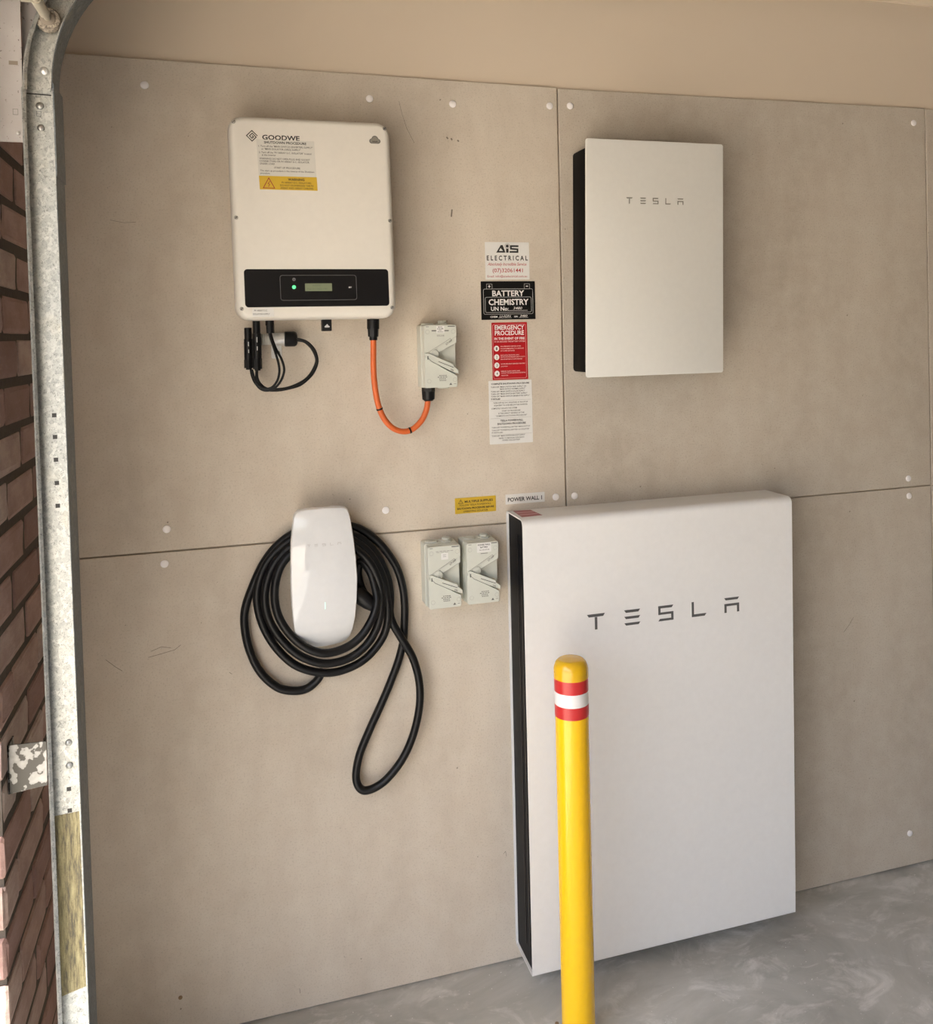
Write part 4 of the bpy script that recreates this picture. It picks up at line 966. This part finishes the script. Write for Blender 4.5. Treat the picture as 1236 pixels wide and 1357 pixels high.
# holes, screws, rivets on the web
WB = TB-th_
for z in (1.585, 1.545, 1.503, 1.460, 1.418, 0.892, 0.852, 0.812):
    cx_ = -1.2065; a_ = 0.0038
    mb = MB(); mb.rings([[tw(p) for p in ((cx_-a_, y, z-a_), (cx_+a_, y, z-a_), (cx_+a_, y, z+a_), (cx_-a_, y, z+a_))] for y in (WB-0.0003, WB+0.001)])
    mb.build('punched_hole', 'ink_black', tk)
for z, r_ in ((2.152, 0.0068), (2.112, 0.0062), (0.978, 0.0060), (0.936, 0.0060)):
    cx_ = -1.2100 if z > 1.5 else -1.2040
    p = tw((cx_, WB, z))
    MB().lathe(p, [(0.0, 0.001), (r_, 0.001), (r_, -0.0016), (r_*0.75, -0.0034), (0.0, -0.0042)], 16, 'Y').build('track_screw', 'screw_steel' if z > 1.5 else 'galvanised', tk, auto=50)
MB().lathe((-1.2010, WB, 2.216), [(0.0, 0.001), (0.0075, 0.001), (0.0075, -0.0020), (0.0055, -0.0042), (0.0, -0.0050)], 16, 'Y').build('track_screw', 'chrome', tk, auto=50)
for z in (2.172, 2.137):
    stroke(MB(), [(-1.2155, z-0.004), (-1.2085, z-0.004), (-1.2085, z+0.005), (-1.2155, z+0.005)], 0.0008, WB-0.0003, WB+0.001, True).build('pressed_outline', 'galvanised_shaded', tk)
mb = MB(); mb.rings([[tw(p) for p in ((TL+0.0035, y, 0.510), (TR-0.0045, y, 0.520), (TR-0.0045, y, 0.848), (TL+0.0035, y, 0.846))] for y in (WB-0.0004, WB+0.0005)])
mb.build('worn_film', 'worn_yellow_film', tk)
# brackets to the brickwork
mb = MB()
mb.add([(XN+0.001, TF+0.008, 0.908), (-1.226, TF+0.008, 0.914), (-1.226, TF+0.008, 0.994), (XN+0.001, TF+0.008, 0.996),
        (XN+0.001, TF+0.0105, 0.908), (-1.226, TF+0.0105, 0.914), (-1.226, TF+0.0105, 0.994), (XN+0.001, TF+0.0105, 0.996)],
       [(0,1,2,3),(7,6,5,4),(0,4,5,1),(1,5,6,2),(2,6,7,3),(3,7,4,0)])
mb.box(XN+0.0005, XN+0.003, TF+0.008, TF+0.05, 0.908, 0.996)
mb.build('wall_bracket', 'tarnished_bracket', tk)
mb = MB().box(XN+0.001, TL+0.002, TF+0.006, TF+0.009, 2.080, 2.62).box(XN+0.0005, XN+0.003, TF+0.006, TF+0.07, 2.080, 2.62)
mb.box(TL-0.001, -1.196, TB+0.0015, TB+0.0035, 2.19, 2.62)
fl = mb.build('flag_bracket', 'speckled_plate', tk)
MB().box(-1.2545, -1.2400, TF+0.0055, TF+0.007, 2.2180, 2.2250).build('slot', 'scuff', fl)
stroke(MB(), [(-1.2500, 2.129), (-1.2420, 2.129), (-1.2420, 2.139), (-1.2500, 2.139)], 0.0007, TF+0.0056, TF+0.007, True).build('pressed_outline', 'ink_grey', fl)
MB().lathe((-1.2425, TF+0.006, 2.096), [(0, 0.001), (0.0035, 0.001), (0.003, -0.002), (0, -0.0025)], 12, 'Y').build('plate_rivet', 'screw_steel', fl)

stroke(MB(), [(TL+0.006, 2.1735), (TR-0.006, 2.1720)], 0.0018, WB-0.0016, WB).build('joint_seam', 'ink_black', tk)
# roller sitting in the curve, with its shaft and hinge
ro = thing('door_roller', 'dirty nylon roller with metal shaft sitting in the curved track', 'roller', (-1.188, -0.53, 2.300))
rc = (-1.1885, 0, 2.3040)
MB().lathe((rc[0], -0.530, rc[2]), [(0.0, 0.010), (0.0195, 0.010), (0.0215, 0.006), (0.0215, -0.006), (0.0195, -0.010), (0.0130, -0.011), (0.0, -0.010)], 28, 'Y').build('wheel', 'roller_nylon', ro, auto=40)
MB().lathe((rc[0], -0.540, rc[2]), [(0.0, 0.0), (0.0125, 0.0), (0.0125, -0.003), (0.0095, -0.005), (0.0, -0.005)], 24, 'Y').build('bearing', 'scuff', ro, auto=40)
MB().cyl((rc[0], -0.544, rc[2]), (rc[0]-0.004, -0.640, rc[2]+0.004), 0.0058, 16).build('shaft', 'shaft_metal', ro, auto=40)
MB().cyl((rc[0]-0.001, -0.566, rc[2]+0.001), (rc[0]-0.004, -0.630, rc[2]+0.004), 0.0092, 16).box(rc[0]-0.034, rc[0]-0.004, -0.632, -0.590, rc[2]+0.010, rc[2]+0.013).build('hinge_sleeve', 'shaft_metal', ro, auto=40)

# ------------------------------------------------------------------ sectional door, rolled up overhead
gd = thing('garage_door', 'beige sectional garage door rolled up overhead, only its lower corner showing', 'door', (-1.24, -0.6, 2.32))
Y0, Y1 = -0.590, -5.42
def dsec(p0, p1, th=0.040):
    a = Vector((p0[0], 0, p0[1])); b = Vector((p1[0], 0, p1[1])); d = (b-a).normalized(); n_ = Vector((-d.z, 0, d.x))
    q = [a, b, b+n_*th, a+n_*th]
    MB().rings([[(p.x, Y0, p.z) for p in q], [(p.x, Y1, p.z) for p in q]]).build('door_section', 'door_beige', gd)
dsec((-1.236, 2.348), (-1.06, 2.575))
dsec((-1.05, 2.580), (-0.50, 2.605))
for i in range(3): dsec((-0.49+i*0.56, 2.606+i*0.033), (0.06+i*0.56, 2.638+i*0.033))
